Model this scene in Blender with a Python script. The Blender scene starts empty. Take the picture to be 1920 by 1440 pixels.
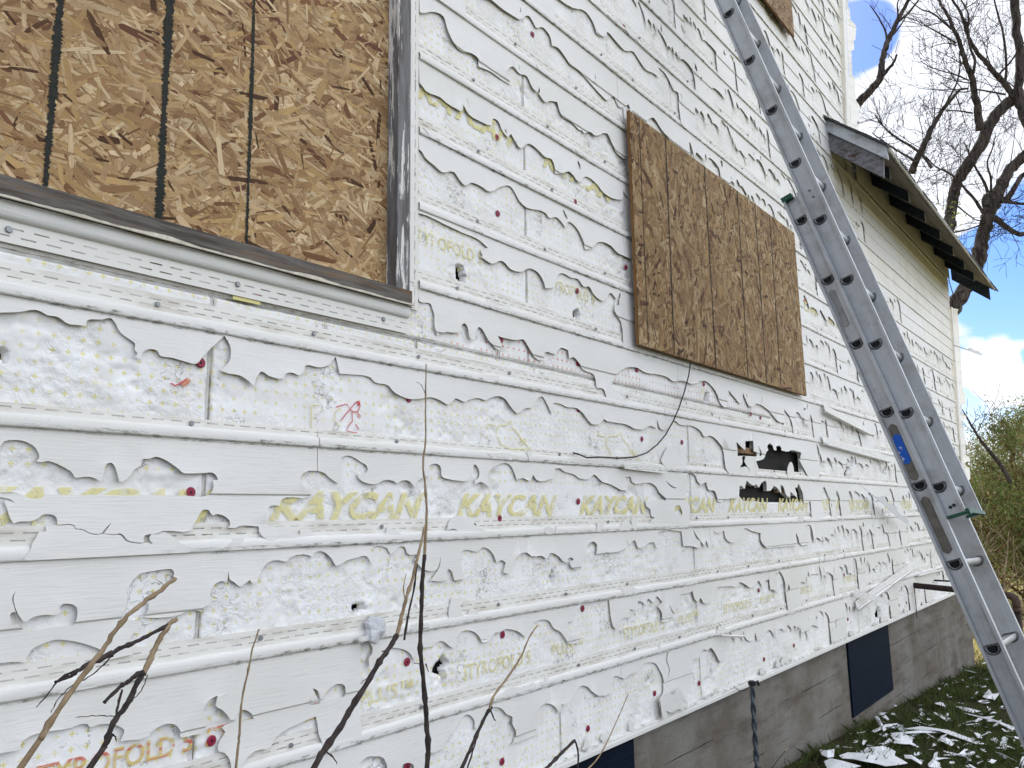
import bpy, bmesh, math, random
import numpy as np
from mathutils import Vector, Matrix, geometry
from math import radians, sin, cos, pi
rng = np.random.default_rng(7); random.seed(7)
scene = bpy.context.scene
COL = scene.collection

# ------------------------------------------------------------------ camera
FPX = 1500.0
_vx = (1210., 225.); _xv = -150.; _Yv = (FPX*FPX+_vx[0]*_xv)/_vx[1]
Uc = np.array([_vx[0], _vx[1], FPX]); Uc /= np.linalg.norm(Uc)
Zc = np.array([_xv, -_Yv, FPX]); Zc /= np.linalg.norm(Zc)
Yc = np.cross(Zc, Uc)
CAM = np.array([0., -1.68, 1.5])
cam = bpy.data.cameras.new('camera'); cam_o = bpy.data.objects.new('camera', cam); COL.objects.link(cam_o)
right = Vector((Uc[0], Yc[0], Zc[0])); down = Vector((Uc[1], Yc[1], Zc[1])); fwd = Vector((Uc[2], Yc[2], Zc[2]))
M = Matrix.Identity(4)
for i in range(3):
    M[i][0] = right[i]; M[i][1] = -down[i]; M[i][2] = -fwd[i]; M[i][3] = CAM[i]
cam_o.matrix_world = M
cam.sensor_width = 36; cam.lens = FPX/1920*36; cam.clip_start = 0.05; cam.clip_end = 3000
scene.camera = cam_o
def ray(px, py):
    d = np.array([px-960., py-720., FPX]); return np.array([d@Uc, d@Yc, d@Zc])
def on_y(px, py, y=0.):
    r = ray(px, py); return CAM+(y-CAM[1])/r[1]*r
def on_x(px, py, x):
    r = ray(px, py); return CAM+(x-CAM[0])/r[0]*r
def gz(x, y=0.):
    """ground height"""
    x = np.asarray(x, float)
    return np.interp(x, [-60, -2, 5, 10, 14, 30, 400], [0.5, 0.42, 0.136, -0.165, -0.32, -0.5, -0.6])

# ------------------------------------------------------------------ world, sun, exposure
SUN = Vector((0.62, 0.50, 0.80)).normalized()
world = bpy.data.worlds.new('World'); scene.world = world; world.use_nodes = True
nt = world.node_tree; nt.nodes.clear()
def N(t, ty, **k):
    n = t.nodes.new(ty)
    for a, b in k.items(): setattr(n, a, b)
    return n
def Lk(t, a, b): t.links.new(a, b)
def mth(t, op, a, b=None, c=None, clamp=False):
    n = t.nodes.new('ShaderNodeMath'); n.operation = op; n.use_clamp = clamp
    for i, v in enumerate((a, b, c)):
        if v is None: continue
        if isinstance(v, (int, float)): n.inputs[i].default_value = v
        else: t.links.new(v, n.inputs[i])
    return n.outputs[0]
def ramp(t, v, lo, hi, a=0., b=1., smooth=True):
    n = t.nodes.new('ShaderNodeMapRange'); n.interpolation_type = 'SMOOTHSTEP' if smooth else 'LINEAR'
    t.links.new(v, n.inputs[0])
    for i, x in enumerate((lo, hi, a, b)): n.inputs[i+1].default_value = x
    return n.outputs[0]
def mixc(t, f, a, b):
    n = t.nodes.new('ShaderNodeMix'); n.data_type = 'RGBA'
    for s, v in ((n.inputs[0], f), (n.inputs[6], a), (n.inputs[7], b)):
        if isinstance(v, (int, float)): s.default_value = v
        elif isinstance(v, (tuple, list)): s.default_value = (v[0], v[1], v[2], 1)
        else: t.links.new(v, s)
    return n.outputs[2]
def noise(t, vec, scale, detail=4, rough=.55, dist=0., out=0):
    n = t.nodes.new('ShaderNodeTexNoise'); n.inputs['Scale'].default_value = scale
    n.inputs['Detail'].default_value = detail; n.inputs['Roughness'].default_value = rough
    n.inputs['Distortion'].default_value = dist
    if vec is not None: t.links.new(vec, n.inputs['Vector'])
    return n.outputs[out]
def vmap(t, vec, scale=(1, 1, 1), loc=(0, 0, 0), rot=(0, 0, 0)):
    n = t.nodes.new('ShaderNodeMapping'); n.inputs['Scale'].default_value = scale
    n.inputs['Location'].default_value = loc; n.inputs['Rotation'].default_value = rot
    t.links.new(vec, n.inputs['Vector']); return n.outputs[0]
sky = N(nt, 'ShaderNodeTexSky'); sky.sky_type = 'NISHITA'; sky.sun_disc = False
sky.sun_elevation = math.asin(SUN.z); sky.sun_rotation = math.atan2(SUN.x, SUN.y); sky.air_density = 1.0; sky.dust_density = .6; sky.ozone_density = 1.8
tc = N(nt, 'ShaderNodeTexCoord')
sep = N(nt, 'ShaderNodeSeparateXYZ'); Lk(nt, tc.outputs['Generated'], sep.inputs[0])
den = mth(nt, 'ADD', mth(nt, 'MAXIMUM', sep.outputs[2], 0.0), 0.22)
cmb = N(nt, 'ShaderNodeCombineXYZ')
Lk(nt, mth(nt, 'DIVIDE', sep.outputs[0], den), cmb.inputs[0]); Lk(nt, mth(nt, 'DIVIDE', sep.outputs[1], den), cmb.inputs[1]); cmb.inputs[2].default_value = .3
cn = noise(nt, cmb.outputs[0], 1.7, 9, .58, .25)
def gap(px, py, inner, outer, amt):
    r = ray(px, py); r /= np.linalg.norm(r)
    d = N(nt, 'ShaderNodeVectorMath', operation='DOT_PRODUCT'); Lk(nt, tc.outputs['Generated'], d.inputs[0]); d.inputs[1].default_value = tuple(r)
    return ramp(nt, d.outputs['Value'], cos(radians(outer)), cos(radians(inner)), 0, amt)
g = mth(nt, 'MULTIPLY_ADD', cn, 2.7, -.64)
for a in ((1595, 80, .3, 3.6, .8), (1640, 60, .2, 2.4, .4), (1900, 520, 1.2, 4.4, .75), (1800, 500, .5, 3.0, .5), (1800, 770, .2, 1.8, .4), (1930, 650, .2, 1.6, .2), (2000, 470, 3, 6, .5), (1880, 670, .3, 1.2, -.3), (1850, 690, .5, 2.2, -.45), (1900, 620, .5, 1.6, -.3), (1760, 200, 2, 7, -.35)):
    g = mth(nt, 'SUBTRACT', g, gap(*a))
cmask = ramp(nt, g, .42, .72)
bil = noise(nt, vmap(nt, tc.outputs['Generated'], (1, 1, 2)), 9, 6, .6)
shade = ramp(nt, bil, .3, .7, .78, 1.06)
side = ramp(nt, sep.outputs[1], -.9, .3, 1.62, .86)      # front-lit clouds opposite the sun, brightened out of view to light the wall
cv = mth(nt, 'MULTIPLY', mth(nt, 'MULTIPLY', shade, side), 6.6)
cc = N(nt, 'ShaderNodeCombineColor')
Lk(nt, mth(nt, 'MULTIPLY', cv, .95), cc.inputs[0]); Lk(nt, mth(nt, 'MULTIPLY', cv, .985), cc.inputs[1]); Lk(nt, mth(nt, 'MULTIPLY', cv, 1.07), cc.inputs[2])
skyc = mixc(nt, 0.0, sky.outputs[0], (1, 1, 1))
hs = N(nt, 'ShaderNodeHueSaturation'); hs.inputs['Saturation'].default_value = 1.35; hs.inputs['Value'].default_value = .80
tint = N(nt, 'ShaderNodeVectorMath', operation='MULTIPLY'); Lk(nt, sky.outputs[0], tint.inputs[0]); tint.inputs[1].default_value = (.95, .92, 1.06); Lk(nt, tint.outputs[0], hs.inputs['Color'])
bg = N(nt, 'ShaderNodeBackground'); bg.inputs['Strength'].default_value = 0.12
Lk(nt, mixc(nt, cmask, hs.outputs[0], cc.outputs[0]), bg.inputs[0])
wo = N(nt, 'ShaderNodeOutputWorld'); Lk(nt, bg.outputs[0], wo.inputs[0])
sl = bpy.data.lights.new('sun', 'SUN'); sl.energy = 3.6; sl.angle = radians(.6); sl.color = (1, .955, .88)
so = bpy.data.objects.new('sun', sl); COL.objects.link(so); so.rotation_euler = SUN.to_track_quat('Z', 'Y').to_euler(); so.location = (0, 0, 20)
scene.view_settings.view_transform = 'Standard'; scene.view_settings.look = 'None'
scene.view_settings.exposure = 0.93; scene.view_settings.gamma = 1.0
scene.cycles.max_bounces = 8; scene.cycles.transparent_max_bounces = 16

# ------------------------------------------------------------------ helpers
def lin(r, g, b):
    f = lambda c: ((c/255+.055)/1.055)**2.4 if c > 10 else c/255/12.92
    return (f(r), f(g), f(b))
def mat(name, col=(.8, .8, .8), rough=.6, metal=0., spec=.4):
    m = bpy.data.materials.new(name); m.use_nodes = True; t = m.node_tree; b = t.nodes['Principled BSDF']
    b.inputs['Base Color'].default_value = (*col, 1); b.inputs['Roughness'].default_value = rough
    b.inputs['Metallic'].default_value = metal; b.inputs['Specular IOR Level'].default_value = spec
    return m, t, b
def obj_coord(t):
    n = t.nodes.new('ShaderNodeTexCoord'); return n.outputs['Object']
def bump(t, b, h, strength=.5, dist=.002):
    n = t.nodes.new('ShaderNodeBump'); n.inputs['Strength'].default_value = strength; n.inputs['Distance'].default_value = dist
    t.links.new(h, n.inputs['Height']); t.links.new(n.outputs[0], b.inputs['Normal'])
def setprops(o, label=None, cat=None, group=None, kind=None):
    if label: o['label'] = label
    if cat: o['category'] = cat
    if group: o['group'] = group
    if kind: o['kind'] = kind
def empty(name, loc=(0, 0, 0), **k):
    o = bpy.data.objects.new(name, None); o.location = loc; o.empty_display_size = .1; COL.objects.link(o); setprops(o, **k); return o
def link(name, me, m=None, parent=None, loc=None, **k):
    o = bpy.data.objects.new(name, me); COL.objects.link(o)
    if m is not None:
        for mm in (m if isinstance(m, (list, tuple)) else [m]): me.materials.append(mm)
    if parent is not None:
        o.parent = parent
        # parts are built in world coordinates
        w = Vector((0, 0, 0)); p = parent
        while p is not None: w += p.location; p = p.parent
        o.location = -w
    if loc is not None: o.location = loc
    setprops(o, **k); return o
def mesh(name, v, f, smooth=False):
    me = bpy.data.meshes.new(name)
    me.from_pydata([tuple(map(float, p)) for p in v], [], [tuple(map(int, q)) for q in f]); me.update()
    if smooth: me.polygons.foreach_set('use_smooth', [True]*len(me.polygons))
    return me
def mesh_np(name, v, loops, size, smooth=False):
    """fast mesh from arrays of faces all with `size` corners"""
    me = bpy.data.meshes.new(name); v = np.ascontiguousarray(v, np.float32); loops = np.ascontiguousarray(loops, np.int32).reshape(-1)
    n = len(loops)//size
    me.vertices.add(len(v)); me.vertices.foreach_set('co', v.reshape(-1))
    me.loops.add(len(loops)); me.loops.foreach_set('vertex_index', loops)
    me.polygons.add(n); me.polygons.foreach_set('loop_start', np.arange(n, dtype=np.int32)*size)
    if smooth: me.polygons.foreach_set('use_smooth', np.ones(n, bool))
    me.update(calc_edges=True); return me
class MB:
    def __init__(s): s.v = []; s.f = []
    def add(s, v, f):
        o = len(s.v); s.v += [tuple(p) for p in v]; s.f += [tuple(i+o for i in q) for q in f]; return s
    def box(s, a, b, bev=0.):
        (x0, y0, z0), (x1, y1, z1) = a, b
        if bev <= 0:
            return s.add([(x0, y0, z0), (x1, y0, z0), (x1, y1, z0), (x0, y1, z0), (x0, y0, z1), (x1, y0, z1), (x1, y1, z1), (x0, y1, z1)],
                         [(0, 3, 2, 1), (4, 5, 6, 7), (0, 1, 5, 4), (1, 2, 6, 5), (2, 3, 7, 6), (3, 0, 4, 7)])
        bm = bmesh.new(); bmesh.ops.create_cube(bm, size=1)
        for v in bm.verts: v.co = Vector(((x0+x1)/2+v.co.x*(x1-x0), (y0+y1)/2+v.co.y*(y1-y0), (z0+z1)/2+v.co.z*(z1-z0)))
        bmesh.ops.bevel(bm, geom=bm.edges[:], offset=bev, segments=1, affect='EDGES')
        bm.verts.index_update(); s.add([v.co[:] for v in bm.verts], [[v.index for v in f.verts] for f in bm.faces]); bm.free(); return s
    def tube(s, pts, rad, n=8, cap=True, twist=0.):
        P = [Vector(tuple(float(c) for c in p)) for p in pts]
        rad = rad if isinstance(rad, (int, float)) else [float(q) for q in rad]
        if isinstance(rad, (int, float)): rad = [rad]*len(P)
        base = len(s.v); up = None; k = len(P)
        for i, p in enumerate(P):
            d = (P[min(i+1, k-1)]-P[max(i-1, 0)])
            if d.length < 1e-9: d = Vector((0, 0, 1))
            d.normalize()
            if up is None:
                up = Vector((0, 0, 1)) if abs(d.z) < .9 else Vector((1, 0, 0))
            a = up-up.dot(d)*d
            if a.length < 1e-6: a = d.orthogonal()
            a.normalize(); b = d.cross(a); up = a
            for j in range(n):
                t = 2*pi*j/n+twist*i
                # ring vertex
                s.v.append(tuple(p+rad[i]*(cos(t)*a+sin(t)*b)))
        for i in range(k-1):
            for j in range(n):
                q = base+i*n; s.f.append((q+j, q+(j+1) % n, q+n+(j+1) % n, q+n+j))
        if cap:
            s.f.append(tuple(base+j for j in range(n))[::-1]); s.f.append(tuple(base+(k-1)*n+j for j in range(n)))
        return s
    def build(s, name, m, parent=None, smooth=False, **k):
        return link(name, mesh(name, s.v, s.f, smooth), m, parent, **k)
def pip(P, poly):
    """vectorised even-odd point in polygon"""
    x, y = P[:, 0], P[:, 1]; r = np.zeros(len(P), bool); q = np.asarray(poly, float)
    x0, y0 = q[:, 0], q[:, 1]; x1, y1 = np.roll(x0, -1), np.roll(y0, -1)
    for a, b, c, d in zip(x0, y0, x1, y1):
        if b == d: continue
        k = ((b > y) != (d > y)) & (x < (c-a)*(y-b)/(d-b)+a)
        r ^= k
    return r
# numpy value noise
def _h(ix, iy, seed):
    n = (ix.astype(np.int64)*374761393+iy.astype(np.int64)*668265263+seed*1442695041) & 0xffffffff
    n = ((n ^ (n >> 13))*1274126177) & 0xffffffff
    return ((n ^ (n >> 16)) & 0xffff)/65535.
def vn(x, y, seed=0):
    ix = np.floor(x); iy = np.floor(y); fx = x-ix; fy = y-iy; fx = fx*fx*(3-2*fx); fy = fy*fy*(3-2*fy)
    a = _h(ix, iy, seed); b = _h(ix+1, iy, seed); c = _h(ix, iy+1, seed); d = _h(ix+1, iy+1, seed)
    return (a*(1-fx)+b*fx)*(1-fy)+(c*(1-fx)+d*fx)*fy
def fbm(x, y, o=4, seed=0, g=.5):
    r = 0; a = 1; s = 0
    for i in range(o): r = r+a*vn(x*2**i+i*17.3, y*2**i-i*9.1, seed+i); s += a; a *= g
    return r/s

# ------------------------------------------------------------------ materials
def m_vinyl():
    m, t, b = mat('weathered_white_vinyl', lin(229, 230, 228), .42, 0, .35); o = obj_coord(t)
    v = noise(t, vmap(t, o, (13, 1, 250)), 1, 2.5, .55, .3)
    big = noise(t, vmap(t, o, (1.2, 1, 5)), 1.0, 4)
    dirt = noise(t, vmap(t, o, (7, 3, 26)), 1.0, 6, .7)
    c = mixc(t, ramp(t, big, .3, .75), lin(234, 233, 228), lin(226, 225, 217))
    c = mixc(t, ramp(t, dirt, .60, .80, 0, .5), c, lin(196, 194, 184))
    sp = noise(t, o, 210, 2); c = mixc(t, ramp(t, sp, .72, .78, 0, .55), c, lin(120, 118, 108))
    c = mixc(t, ramp(t, v, .52, .66, 0, .14), c, lin(190, 190, 186))
    # grime that has collected on the lower lips
    s = N(t, 'ShaderNodeSeparateXYZ'); Lk(t, o, s.inputs[0])
    w = mth(t, 'FRACT', mth(t, 'DIVIDE', mth(t, 'SUBTRACT', s.outputs[2], .678-.2505+.012), .2505))
    band = mth(t, 'MULTIPLY', mth(t, 'GREATER_THAN', w, .925), mth(t, 'LESS_THAN', w, .985))
    gn = noise(t, vmap(t, o, (26, 1, 90)), 1, 6, .75); gl = noise(t, vmap(t, o, (.9, 1, 3)), 1, 2)
    c = mixc(t, mth(t, 'MULTIPLY', band, mth(t, 'MULTIPLY', ramp(t, gn, .47, .66), ramp(t, gl, .36, .52, 0, .9))), c, lin(84, 86, 66))
    Lk(t, c, b.inputs['Base Color'])
    bump(t, b, v, .55, .0013)
    tl = N(t, 'ShaderNodeBsdfTranslucent'); tl.inputs[0].default_value = (*lin(240, 234, 216), 1); mx = N(t, 'ShaderNodeMixShader'); mx.inputs[0].default_value = .10
    Lk(t, b.outputs[0], mx.inputs[1]); Lk(t, tl.outputs[0], mx.inputs[2]); Lk(t, mx.outputs[0], t.nodes['Material Output'].inputs[0]); return m
def m_hem():
    m, t, b = mat('perforated_vinyl_hem', lin(224, 222, 213), .5, 0, .3); o = obj_coord(t)
    s = N(t, 'ShaderNodeSeparateXYZ'); Lk(t, o, s.inputs[0])
    d = noise(t, vmap(t, o, (5, 1, 30)), 1.5, 5, .6)
    c = mixc(t, ramp(t, d, .42, .75), lin(228, 226, 218), lin(196, 190, 176)); Lk(t, c, b.inputs['Base Color'])
    w = mth(t, 'MULTIPLY', mth(t, 'FRACT', mth(t, 'DIVIDE', mth(t, 'SUBTRACT', s.outputs[2], .678-.2505), .2505)), .2505)
    hole = None
    for zc, ph in ((.037, 0.), (.051, .5)):
        r = mth(t, 'LESS_THAN', mth(t, 'ABSOLUTE', mth(t, 'SUBTRACT', w, zc)), .0015)
        x = mth(t, 'LESS_THAN', mth(t, 'FRACT', mth(t, 'ADD', mth(t, 'DIVIDE', s.outputs[0], .043), ph)), .62)
        h = mth(t, 'MULTIPLY', r, x); hole = h if hole is None else mth(t, 'MAXIMUM', hole, h)
    hole = mth(t, 'MULTIPLY', hole, ramp(t, noise(t, vmap(t, o, (6, 1, 30)), 1.3, 4), .36, .66, .18, 1.))
    tr = N(t, 'ShaderNodeBsdfTransparent'); mx = N(t, 'ShaderNodeMixShader'); out = t.nodes['Material Output']
    Lk(t, hole, mx.inputs[0]); Lk(t, b.outputs[0], mx.inputs[1]); Lk(t, tr.outputs[0], mx.inputs[2]); Lk(t, mx.outputs[0], out.inputs[0]); return m
def m_perf(ax, sx, sz, zz, name, vert=False):
    m, t, b = mat(name, lin(222, 220, 212), .5, 0, .3); o = N(t, 'ShaderNodeUVMap').outputs[0]
    s = N(t, 'ShaderNodeSeparateXYZ'); Lk(t, o, s.inputs[0]); hole = None
    for zc, ph in zz:
        r = mth(t, 'LESS_THAN', mth(t, 'ABSOLUTE', mth(t, 'SUBTRACT', s.outputs[1], zc)), sz)
        x = mth(t, 'LESS_THAN', mth(t, 'FRACT', mth(t, 'ADD', mth(t, 'DIVIDE', s.outputs[0], sx), ph)), .6)
        h = mth(t, 'MULTIPLY', r, x); hole = h if hole is None else mth(t, 'MAXIMUM', hole, h)
    hole = mth(t, 'MULTIPLY', hole, ramp(t, noise(t, vmap(t, o, (6, 1, 30)), 1.3, 4), .36, .66, .18, 1.))
    tr = N(t, 'ShaderNodeBsdfTransparent'); mx = N(t, 'ShaderNodeMixShader'); out = t.nodes['Material Output']
    Lk(t, hole, mx.inputs[0]); Lk(t, b.outputs[0], mx.inputs[1]); Lk(t, tr.outputs[0], mx.inputs[2]); Lk(t, mx.outputs[0], out.inputs[0]); return m
def m_foam():
    m, t, b = mat('foam_sheathing_film', lin(228, 230, 230), .62, 0, .2); o = obj_coord(t)
    s = N(t, 'ShaderNodeSeparateXYZ'); Lk(t, o, s.inputs[0])
    n1 = noise(t, o, 9, 7, .68); n2 = noise(t, o, 42, 6, .7); n3 = noise(t, vmap(t, o, (1, 1, 1.6)), 3.1, 5, .6)
    c = mixc(t, ramp(t, n1, .35, .66), lin(237, 237, 235), lin(226, 225, 219))
    c = mixc(t, ramp(t, n2, .58, .75, 0, .35), c, lin(196, 193, 184))
    c = mixc(t, ramp(t, noise(t, o, 21, 7, .75), .62, .76, 0, .5), c, lin(178, 174, 164))
    # printed plus marks on the film
    u = mth(t, 'ABSOLUTE', mth(t, 'SUBTRACT', mth(t, 'FRACT', mth(t, 'DIVIDE', s.outputs[0], .029)), .5))
    v = mth(t, 'ABSOLUTE', mth(t, 'SUBTRACT', mth(t, 'FRACT', mth(t, 'DIVIDE', s.outputs[2], .0285)), .5))
    p1 = mth(t, 'MULTIPLY', mth(t, 'LESS_THAN', u, .055), mth(t, 'LESS_THAN', v, .20))
    p2 = mth(t, 'MULTIPLY', mth(t, 'LESS_THAN', u, .20), mth(t, 'LESS_THAN', v, .055))
    p = mth(t, 'MAXIMUM', p1, p2)
    wear = mth(t, 'MULTIPLY', ramp(t, noise(t, o, 13, 6, .75), .40, .52, .15, 1.), ramp(t, n3, .36, .52, .45, 1))
    zb = mth(t, 'FRACT', mth(t, 'DIVIDE', mth(t, 'SUBTRACT', s.outputs[2], 1.478), 1.32))   # no marks behind the lettering
    notx = mth(t, 'GREATER_THAN', mth(t, 'ABSOLUTE', mth(t, 'SUBTRACT', zb, .04)), .045)
    redb = mth(t, 'MULTIPLY', ramp(t, mth(t, 'ABSOLUTE', mth(t, 'SUBTRACT', s.outputs[2], 2.075)), .03, .06, 1, 0), ramp(t, s.outputs[0], 1.7, 1.9))
    pc = mixc(t, redb, lin(222, 214, 152), lin(212, 132, 118))
    c = mixc(t, mth(t, 'MULTIPLY', mth(t, 'MULTIPLY', p, wear), notx), c, pc)
    # yellow print smears
    sm = mth(t, 'MULTIPLY', ramp(t, noise(t, vmap(t, o, (1, 1, 1.4)), 5.3, 3, .5), .66, .72), ramp(t, n2, .42, .6))
    c = mixc(t, mth(t, 'MULTIPLY', sm, .55), c, lin(222, 212, 150))
    # fine dark cracks in the torn film
    vo = N(t, 'ShaderNodeTexVoronoi', feature='DISTANCE_TO_EDGE'); vo.inputs['Scale'].default_value = 26
    nd = N(t, 'ShaderNodeTexNoise'); nd.inputs['Scale'].default_value = 30; nd.inputs['Detail'].default_value = 5; Lk(t, o, nd.inputs['Vector'])
    ad = N(t, 'ShaderNodeVectorMath', operation='MULTIPLY_ADD'); Lk(t, nd.outputs['Color'], ad.inputs[0]); ad.inputs[1].default_value = (.09, .09, .09); Lk(t, o, ad.inputs[2]); Lk(t, ad.outputs[0], vo.inputs['Vector'])
    ck = mth(t, 'MULTIPLY', ramp(t, vo.outputs[0], .010, .045, 1, 0), ramp(t, noise(t, o, 6.3, 5, .7), .53, .62))
    c = mixc(t, mth(t, 'MULTIPLY', ck, .6), c, lin(122, 116, 106))
    Lk(t, c, b.inputs['Base Color'])
    tear = ramp(t, noise(t, o, 4.1, 4, .6), .44, .60, .12, 1)
    vo2 = N(t, 'ShaderNodeTexVoronoi', feature='F1'); vo2.inputs['Scale'].default_value = 60; Lk(t, ad.outputs[0], vo2.inputs['Vector'])
    h = mth(t, 'ADD', mth(t, 'MULTIPLY', n2, 1.0), mth(t, 'MULTIPLY', noise(t, o, 120, 5, .7), .7))
    h = mth(t, 'ADD', h, mth(t, 'MULTIPLY', vo2.outputs[0], .9))
    h = mth(t, 'MULTIPLY', h, tear); h = mth(t, 'SUBTRACT', h, mth(t, 'MULTIPLY', ck, 1.0))
    bump(t, b, h, .6, .0034); return m
def m_print(name, base, alt=None):
    m, t, b = mat(name, base, .6, 0, .2); o = obj_coord(t)
    if alt:
        s = N(t, 'ShaderNodeSeparateXYZ'); Lk(t, o, s.inputs[0])
        f = ramp(t, noise(t, vmap(t, o, (3, 1, 60)), 1.2, 3), .52, .58)
        Lk(t, mixc(t, f, base, alt), b.inputs['Base Color'])
    f = ramp(t, noise(t, vmap(t, o, (1, 1, 1), (3, 0, 1)), 30, 7, .72), .38, .54, .12, 1)
    f = mth(t, 'MULTIPLY', f, .80)
    tr = N(t, 'ShaderNodeBsdfTransparent'); mx = N(t, 'ShaderNodeMixShader'); out = t.nodes['Material Output']
    Lk(t, f, mx.inputs[0]); Lk(t, tr.outputs[0], mx.inputs[1]); Lk(t, b.outputs[0], mx.inputs[2]); Lk(t, mx.outputs[0], out.inputs[0]); return m
def m_chip():
    m, t, b = mat('wood_strands', (.4, .26, .13), .72, 0, .2)
    a = N(t, 'ShaderNodeAttribute', attribute_name='tone'); uv = N(t, 'ShaderNodeUVMap').outputs[0]; o = obj_coord(t)
    gr = noise(t, vmap(t, uv, (18, 900, 1)), 1, 4, .65)
    c = mixc(t, ramp(t, gr, .3, .7, 0, .5), a.outputs['Color'], lin(96, 66, 40))
    st = noise(t, o, 2.2, 4, .6)
    c = mixc(t, ramp(t, st, .5, .75, 0, .35), c, lin(120, 88, 58))
    sp = noise(t, o, 90, 2); c = mixc(t, ramp(t, sp, .68, .74, 0, .7), c, lin(60, 40, 26))
    Lk(t, c, b.inputs['Base Color']); bump(t, b, gr, .35, .0006); return m
def m_wood(name, c1, c2, c3=None, sc=(4, 60, 60), thr=(.5, .6)):
    m, t, b = mat(name, c1, .8, 0, .2); o = obj_coord(t)
    g1 = noise(t, vmap(t, o, sc), 1, 6, .65); c = mixc(t, ramp(t, g1, .32, .68), c1, c2)
    if c3 is not None:
        f = ramp(t, noise(t, vmap(t, o, tuple(q*.35 for q in sc), (5, 2, 3)), 1, 7, .7), *thr); c = mixc(t, f, c, c3)
    Lk(t, c, b.inputs['Base Color']); bump(t, b, g1, .6, .002); return m
def m_noise(name, c1, c2, sc=10, rough=.8, metal=0., bs=.4, bd=.003, lo=.35, hi=.65, spec=.3, vs=(1, 1, 1)):
    m, t, b = mat(name, c1, rough, metal, spec); o = vmap(t, obj_coord(t), vs); n = noise(t, o, sc, 6, .65)
    Lk(t, mixc(t, ramp(t, n, lo, hi), c1, c2), b.inputs['Base Color']); bump(t, b, noise(t, o, sc*4, 5, .7), bs, bd); return m
def m_concrete():
    m, t, b = mat('board_formed_concrete', lin(120, 110, 98), .92, 0, .2); o = obj_coord(t)
    s = N(t, 'ShaderNodeSeparateXYZ'); Lk(t, o, s.inputs[0])
    n1 = noise(t, o, 2.6, 7, .65); n2 = noise(t, o, 130, 3, .7); n4 = noise(t, vmap(t, o, (1.6, 1, 9)), 1.3, 5, .6)
    c = mixc(t, ramp(t, n1, .35, .65), lin(104, 97, 87), lin(124, 121, 114))
    c = mixc(t, ramp(t, n4, .45, .7, 0, .6), c, lin(74, 66, 57))
    c = mixc(t, ramp(t, n2, .6, .68, 0, .8), c, lin(66, 60, 54)); c = mixc(t, ramp(t, n2, .38, .32, 0, .5), c, lin(140, 134, 122))
    wz = mth(t, 'ADD', s.outputs[2], mth(t, 'MULTIPLY', mth(t, 'SUBTRACT', noise(t, o, 3, 3), .5), .018))
    ln = ramp(t, mth(t, 'ABSOLUTE', mth(t, 'SUBTRACT', mth(t, 'FRACT', mth(t, 'DIVIDE', wz, .19)), .5)), .0, .022, 1, 0)
    ln = mth(t, 'MULTIPLY', ln, ramp(t, noise(t, vmap(t, o, (2, 1, 6)), 1.2, 4), .45, .6, .05, 1))
    c = mixc(t, mth(t, 'MULTIPLY', ln, .6), c, lin(52, 46, 40))
    st = noise(t, vmap(t, o, (9, 1, .7)), 1, 4); c = mixc(t, ramp(t, st, .55, .72, 0, .4), c, lin(126, 122, 112))
    Lk(t, c, b.inputs['Base Color'])
    h = mth(t, 'SUBTRACT', mth(t, 'MULTIPLY', n2, .5), mth(t, 'MULTIPLY', ln, 1.5)); bump(t, b, h, .8, .006); return m
def m_alu():
    m, t, b = mat('weathered_aluminium', lin(168, 171, 174), .42, .72, .5); o = N(t, 'ShaderNodeUVMap').outputs[0]
    oc = obj_coord(t)
    br = noise(t, vmap(t, o, (3, 900, 1)), 1, 3, .6); st = noise(t, oc, 7, 6, .7); sp = noise(t, oc, 60, 5, .75)
    c = mixc(t, ramp(t, br, .3, .7), lin(168, 171, 174), lin(196, 199, 202))
    c = mixc(t, ramp(t, st, .45, .7, 0, .7), c, lin(160, 157, 150)); c = mixc(t, ramp(t, sp, .62, .72, 0, .5), c, lin(104, 100, 94))
    Lk(t, c, b.inputs['Base Color']); Lk(t, ramp(t, st, .3, .7, .36, .6), b.inputs['Roughness']); bump(t, b, br, .15, .0006); return m
def m_bark(name, c1, c2):
    m, t, b = mat(name, c1, .95, 0, .1); o = obj_coord(t)
    n = noise(t, vmap(t, o, (9, 9, 2.2)), 1.6, 7, .7, 1.0); Lk(t, mixc(t, ramp(t, n, .38, .62), c1, c2), b.inputs['Base Color']); bump(t, b, n, 1., .03); return m
def m_leaf(name, c1, c2, sc=3):
    m, t, b = mat(name, c1, .7, 0, .2); o = obj_coord(t); g = N(t, 'ShaderNodeNewGeometry')
    Lk(t, mixc(t, ramp(t, mth(t, 'ADD', mth(t, 'MULTIPLY', noise(t, o, sc, 3), .6), mth(t, 'MULTIPLY', g.outputs['Random Per Island'], .4)), .3, .7), c1, c2), b.inputs['Base Color'])
    out = t.nodes['Material Output']; tl = N(t, 'ShaderNodeBsdfTranslucent'); tl.inputs[0].default_value = (*[x*1.3 for x in c2], 1)
    mx = N(t, 'ShaderNodeMixShader'); mx.inputs[0].default_value = .25; Lk(t, b.outputs[0], mx.inputs[1]); Lk(t, tl.outputs[0], mx.inputs[2]); Lk(t, mx.outputs[0], out.inputs[0]); return m
VINYL = m_vinyl(); HEM = m_hem(); FOAM = m_foam()
YEL = m_print('yellow_print', lin(228, 219, 156)); YELP = m_print('faded_yellow_print', lin(222, 214, 160)); YELR = m_print('yellow_red_print', lin(214, 190, 110), lin(206, 92, 80)); REDP = mat('red_print', lin(196, 52, 60), .6)[0]; YELL = mat('pale_yellow_print', lin(218, 208, 140), .6)[0]; ORP = m_print('orange_print', lin(222, 150, 120))
CHIP = m_chip(); OSBBASE = m_noise('strand_board_core', lin(140, 104, 66), lin(100, 70, 42), 60)
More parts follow.
